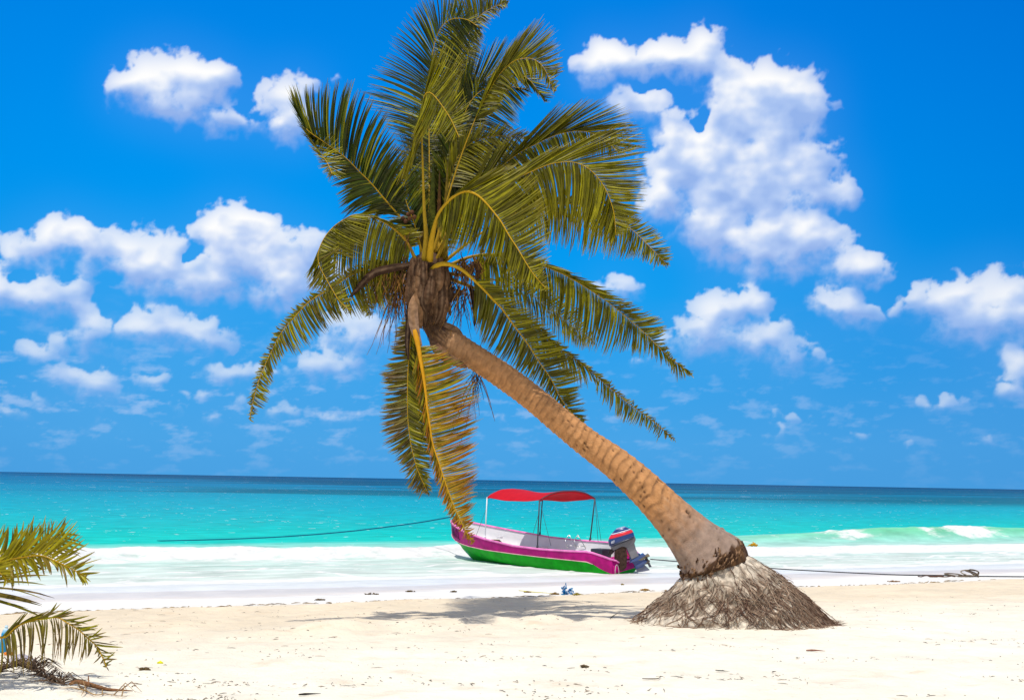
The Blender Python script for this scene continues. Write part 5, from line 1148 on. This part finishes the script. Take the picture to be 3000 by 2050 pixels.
# ------------------------------------------------------------------ small palm at the left edge
def small_palm():
    YL = 9.3; c = P(-170, 1960, YL); lp = thing('small_palm_tree', (c.x, c.y, gz(c.x, c.y)), 'low young palm with scorched arching fronds at the left edge of the sand', 'palm tree')
    mb = MB(); b0 = Vector((c.x, c.y, gz(c.x, c.y) - .05))
    mb.tube([b0, b0 + Vector((.02, 0, .25)), b0 + Vector((.03, 0, .55)), b0 + Vector((.05, 0, .8))], [.16, .13, .11, .07], 14, (.18, .11, .07)); mb.build('trunk', M_fibre, lp)
    base_ = (-165, 1760)
    kw = dict(SPx=YL, wmul=1.0)
    frond([dict(r=[base_ + (0,), (-150, 1705, 0), (-110, 1675, -.05), (-60, 1660, -.08), (0, 1645, -.1), (60, 1633, -.1), (120, 1627, -.1), (165, 1644, -.12), (215, 1668, -.14), (250, 1690, -.15)],
      A=[(-120, 1600), (-60, 1560), (7, 1552), (38, 1541), (70, 1538), (97, 1530), (138, 1531), (180, 1523), (222, 1530), (242, 1562), (256, 1578), (256, 1597), (268, 1611), (271, 1623), (275, 1637), (271, 1656), (264, 1673), (257, 1694)],
      B=[(-130, 1760), (-80, 1740), (-20, 1720), (17, 1708), (40, 1712), (69, 1707), (110, 1690), (156, 1668), (185, 1680), (208, 1696), (230, 1706), (250, 1716), (258, 1700)], t0=.12, n=66, w=.025, tone=1.0, brown=.22, jit=.02)], lp, label='upper yellow-green fan frond', **kw)
    frond([dict(r=[base_ + (0,), (-150, 1690, .2), (-100, 1650, .25), (-40, 1632, .3), (20, 1628, .3), (90, 1600, .3), (150, 1575, .3), (185, 1560, .3)],
      A=[(-110, 1580), (-50, 1545), (0, 1556), (30, 1535), (60, 1530), (97, 1527), (120, 1530), (150, 1528), (176, 1524), (188, 1545)],
      B=[(-110, 1720), (-60, 1690), (0, 1680), (60, 1672), (120, 1660), (170, 1650), (210, 1635), (240, 1615), (246, 1590), (225, 1568), (190, 1560)], t0=.15, n=54, w=.024, tone=.7, brown=.3, jit=.02)], lp, **kw)
    frond([dict(r=[base_ + (0,), (-150, 1700, -.1), (-110, 1650, -.2), (-60, 1660, -.3), (-5, 1675, -.35), (30, 1706, -.36)], A=[(-60, 1600), (0, 1620), (30, 1640), (40, 1680), (34, 1704)], B=[(-120, 1740), (-60, 1720), (-10, 1712), (14, 1708), (28, 1706)], t0=.3, n=34, w=.028, tone=1.0)], lp, **kw)
    frond([dict(r=[base_ + (0,), (-120, 1745, .1), (-70, 1720, .15), (-30, 1700, .2)], A=[(-60, 1660), (0, 1640), (60, 1660)], B=[(100, 1800), (142, 1800), (160, 1755), (131, 1739), (152, 1742), (140, 1700), (156, 1668)], t0=.3, n=9, w=.028, tone=.2, brown=.3)], lp, **kw)
    frond([dict(r=[base_ + (0,), (-100, 1800, -.1), (0, 1866, -.15), (52, 1832, -.18), (104, 1815, -.2), (166, 1808, -.22), (194, 1822, -.24), (229, 1843, -.25), (256, 1867, -.26), (284, 1893, -.26), (303, 1930, -.26), (312, 1952, -.26)],
      A=[(60, 1800), (100, 1798), (138, 1795), (180, 1788), (222, 1786), (248, 1804), (290, 1838), (318, 1850), (327, 1861), (326, 1884), (322, 1905), (319, 1925), (318, 1955)],
      B=[(20, 1960), (73, 1964), (97, 1943), (120, 1935), (160, 1934), (190, 1928), (208, 1930), (236, 1937), (249, 1924), (267, 1912), (270, 1915), (290, 1945), (297, 1950), (310, 1958)], t0=.34, n=60, w=.017, tone=.15, brownB=1.0, brownA=.3, jit=.035)], lp, label='lower drooping frond with brown withered leaflets', **kw)
small_palm()

def ground_sprig(name, pts, r, colr, label, cat, leaf=0, seed=1):
    """dead palm matter lying on the sand"""
    rr = random.Random(seed); mb = MB(); ps = []
    c = cr_([(*gp_(x, y, .015 + (h[0] if h else 0)),) for x, y, *h in pts], 22); ps = [Vector(q) for q in c]
    mb.tube(ps, [r * (1 - .6 * abs(2 * i / 21 - .6)) for i in range(22)], 5, colr)
    for k in range(leaf):
        i = rr.randint(0, 20); a = rr.uniform(0, 2 * math.pi); L_ = rr.uniform(.08, .28)
        q = ps[i]; h = rr.uniform(.01, .10); m_ = q + Vector((math.cos(a) * L_ * .5, math.sin(a) * L_ * .4, h)); e = q + Vector((math.cos(a) * L_, math.sin(a) * L_ * .8, rr.uniform(0, .03)))
        e.z = max(e.z, gz(e.x, e.y) + .005)
        mb.tube([q, m_, e], [.006, .005, .0015], 3, mixc(colr, (.30, .2, .13), rr.random() * .5), caps=False)
    return tag(mb.build(name, M_debris, None, origin=ps[0]), label, cat)
ground_sprig('dead_palm_frond', [(-40, 1985), (20, 1975, .04), (70, 1972, .06), (110, 1985, .04), (150, 1998), (200, 2013)], .012, (.07, .045, .03), 'heap of dark dried palm leaflets lying on the sand at lower left', 'dead frond', 190, 3)
ground_sprig('dry_stick', [(204, 2010), (225, 2008, .02), (260, 2017, .02), (310, 2024), (345, 2027), (388, 2029)], .022, (.23, .11, .05), 'flat brown dry palm stem lying on the sand at lower left', 'driftwood', 3, 4)
ground_sprig('dry_vine', [(232, 2018), (255, 2030), (280, 2040), (310, 2038), (345, 2044), (372, 2045)], .006, (.38, .24, .10), 'thin curly tan vine on the sand below the dry palm stem', 'vine', 8, 5)
ground_sprig('twig', [(1788, 1813), (1800, 1806, .01), (1818, 1800, .03)], .008, (.05, .035, .03), 'short dark twig poking up beside the left foot of the root mound', 'twig', 0, 6)
ground_sprig('twig', [(2362, 1909), (2380, 1908), (2400, 1909), (2418, 1910)], .010, (.22, .08, .045), 'reddish brown stick lying on the open sand at right', 'twig', 0, 7)
ground_sprig('twig', [(2097, 1831), (2130, 1834), (2160, 1833), (2195, 1830)], .009, (.16, .09, .06), 'brown root stick lying flat just in front of the root mound', 'twig', 0, 8)
ground_sprig('twig', [(2096, 1967), (2110, 1969), (2138, 1971)], .006, (.10, .11, .10), 'thin grey twig on the sand below the root mound', 'twig', 0, 9)
ground_sprig('twig', [(1882, 1992), (1905, 1993), (1928, 1992), (1938, 1986), (1948, 1990)], .006, (.12, .11, .09), 'thin crooked grey twig on the sand at bottom centre', 'twig', 0, 10)
ground_sprig('twig', [(875, 2040), (900, 2037), (940, 2036)], .010, (.04, .035, .03), 'short black twig at the bottom edge of the sand, left of centre', 'twig', 0, 12)
ground_sprig('twig', [(2262, 1972), (2275, 1970)], .006, (.05, .04, .04), 'tiny dark twig on the bright sand at lower right', 'twig', 0, 13)

def weed(px, py, w, h, colr, label, n=60, seed=0, cat='seaweed', name='seaweed_clump', c2=None):
    rr = random.Random(seed); mb = MB(); c = gp_(px, py, 0)
    if c.z < .05: c = P(px, py + 4, 44.5); c.z = .12      # afloat on the wash
    sc = c.y / F
    for k in range(n):
        a = rr.uniform(0, 6.28); r = rr.random() ** .7
        q = c + Vector((math.cos(a) * r * w * .5 * sc, math.sin(a) * r * w * .25 * sc, rr.random() * h * sc * (1 - r * .8)))
        q.z = max(q.z, gz(q.x, q.y) + .004); k_ = 2.2 if c.y > 40 else 1; d = Vector((rr.uniform(-1, 1), rr.uniform(-1, 1), rr.uniform(-.3, .6))) * .06 * k_
        mb.tube([q - d * .5, q + Vector((0, 0, .012 * k_)), q + d * .5], [.004 * k_, .009 * k_, .003 * k_], 4, mixc(colr, c2 or (.12, .07, .02), rr.random()), caps=False)
    return tag(mb.build(name, M_debris, None, origin=c), label, cat)
weed(2206, 1597, 24, 10, (.62, .36, .02), 'orange-yellow clump of seaweed on the white wash right of the trunk', 90, 1, c2=(.42, .2, .01))
weed(1890, 1729, 26, 5, (.60, .33, .03), 'small orange seaweed tuft on pale sand left of the root mound', 45, 2)
weed(1823, 1713, 9, 3, (.32, .24, .04), 'tiny olive seaweed scrap on pale sand below the outboard motor', 16, 3)
weed(1625, 1741, 26, 5, (.34, .20, .03), 'brown seaweed heap at the left of the blue plastic tangle', 50, 4)
weed(1690, 1743, 22, 5, (.38, .32, .03), 'yellowish seaweed heap at the right of the blue plastic tangle', 40, 5)
weed(1545, 1735, 20, 3, (.36, .25, .05), 'flat strip of brown weed at the left end of the yellow stalk', 28, 6)
weed(2618, 1704, 44, 4, (.48, .25, .10), 'reddish patch of dried weed on the sand at right, below the rope', 40, 7)
for i, (x, y, w, lb) in enumerate(((1090, 1741, 46, 'dark dried weed scraps on the tide line, left of the palm shadow'), (938, 1762 - 4, 30, 'small dark weed scraps on the tide line at left centre'), (1200, 1733, 30, 'brown weed wisp on the tide line below the boat bow'),
      (423, 1962, 26, 'dark weed tuft with an orange fleck on the sand, right of the small palm'), (1330, 1748 - 14, 20, 'small brown weed tuft on the tide line below the boat'), (1712, 1955, 18, 'small dark reddish weed tuft on the sand at bottom centre'))):
    weed(x, y, w, 4, (.10, .08, .05), lb, 34, 20 + i)
ground_sprig('reed_stalk', [(1520, 1731), (1560, 1735), (1600, 1738), (1640, 1741)], .010, (.62, .55, .06), 'long thin yellow-green stalk on the pale sand left of the blue tangle', 'plant stalk', 0, 14)
def tangle():
    rr = random.Random(9); mb = MB(); c = gp_(1660, 1741, 0)
    for k in range(24):
        q = c + Vector((rr.gauss(0, .09), rr.gauss(0, .04), rr.uniform(.01, .13) * (1 - .3 * rr.random())))
        pts = [q + Vector((rr.gauss(0, .03), rr.gauss(0, .02), rr.gauss(0, .03))) for _ in range(5)]
        for p in pts: p.z = max(p.z, c.z + .01)
        mb.tube(pts, .008, 4, mixc((.005, .10, .42), (.02, .30, .50), rr.random()))
    tag(mb.build('plastic_tangle', M_rope, None, origin=c), 'small tangle of bright blue plastic cord on the pale sand', 'litter')
tangle()
def litter():
    c = gp_(6, 1912, 0); mb = MB(); d = Vector((.10, 0, 1)).normalized()
    mb.tube([c, c + d * .005, c + d * .03, c + d * .20, c + d * .24, c + d * .26], [.02, .036, .038, .038, .026, .015], 14, [(.02, .22, .45), (.02, .25, .5), (.02, .28, .55), (.02, .28, .55), (.35, .6, .8), (.7, .8, .85)])
    root = tag(mb.build('plastic_bottle', M_hull, None, origin=c), 'blue-labelled plastic bottle standing in sand behind the small palm fronds', 'bottle')
    k = MB(); k.tube([c + d * .26, c + d * .285], .017, 10, (.55, .75, .85)); k.build('bottle_cap', M_hull, root)
    c = gp_(26, 1920, .02); mb = MB(); mb.tube([c + Vector((-.05, 0, 0)), c, c + Vector((.05, .01, -.005))], [.012, .028, .01], 10, (.72, .22, .02)); tag(mb.build('orange_peel', M_hull, None, origin=c), 'orange scrap of litter on the sand beside the blue bottle', 'litter')
    rr = random.Random(2); c = gp_(60, 1936, .0); mb = MB(); nx, ny = 15, 9; vs = []
    for j in range(ny):
        for i in range(nx):
            x, y = (i / (nx - 1) - .5), (j / (ny - 1) - .5)
            vs.append(c + Vector((x * .22, y * .14, max(0, .05 * (1 - 4 * x * x) * (1 - 4 * y * y)) + rr.uniform(0, .018) + .004)))
    mb.add(vs, [(j * nx + i, j * nx + i + 1, (j + 1) * nx + i + 1, (j + 1) * nx + i) for j in range(ny - 1) for i in range(nx - 1)], (.40, .37, .42))
    tag(mb.build('plastic_bag', M_attr, None, origin=c), 'crumpled grey plastic bag half buried beside the small palm', 'litter')
    c = gp_(469, 1943, .006); mb = MB(); mb.tube([c + Vector((-.03, 0, 0)), c + Vector((0, .005, .008)), c + Vector((.03, 0, 0))], [.006, .015, .005], 6, (.75, .75, .03)); tag(mb.build('yellow_leaf', M_debris, None, origin=c), 'tiny bright yellow leaf on the sand at lower left', 'leaf')
litter()

# fine scatter nobody could count: crumbs of dried weed and bits of shell over the dry sand
def scatter():
    rr = random.Random(77); mb = MB(); n = 0
    while n < 1900:
        if rr.random() < .25: x = rr.uniform(-5.2, -2.2); y = rr.uniform(8.3, 10.6)
        else: y = 8.2 + 12 * rr.random() ** 1.5; x = rr.uniform(-.52, .52) * y
        u, v = uv_of(x, y)
        if v > 19.4: continue
        if float(fbm(x * .6, y * 1.8, 2, 88)) < rr.uniform(.0, .5): continue
        n += 1; z = gz(x, y); r = rr.uniform(.0014, .0036) * (1 + .3 * rr.random()); L_ = rr.uniform(.006, .045) if rr.random() < .85 else rr.uniform(.05, .13); a = rr.uniform(0, 3.14)
        d = Vector((math.cos(a) * L_ * .5, math.sin(a) * L_ * .5, 0)); p = Vector((x, y, z + r * .8))
        mb.tube([p - d, p + Vector((0, 0, r)), p + d], [r * .5, r, r * .5], 4, mixc((.05, .045, .04), (.32, .22, .14), rr.random() ** 1.5), caps=False)
    o = mb.build('weed_crumbs', M_debris); o['kind'] = 'stuff'
    mb = MB()
    for k in range(420):
        u = rr.uniform(-12, 34); v = 19.1 + .5 * float(noise2(u * .35, 0, 91)) + rr.gauss(0, .12); x = u * CT - v * ST; y = u * ST + v * CT; z = gz(x, y)
        L_ = rr.uniform(.02, .12); a = rr.gauss(TH, .5); d = Vector((math.cos(a) * L_, math.sin(a) * L_, 0)); p = Vector((x, y, z + .008))
        mb.tube([p - d, p + Vector((0, 0, .008)), p + d], [.003, .009, .003], 4, mixc((.10, .07, .04), (.40, .27, .12), rr.random()), caps=False)
    o = mb.build('tide_line_weed', M_debris); o['kind'] = 'stuff'
scatter()
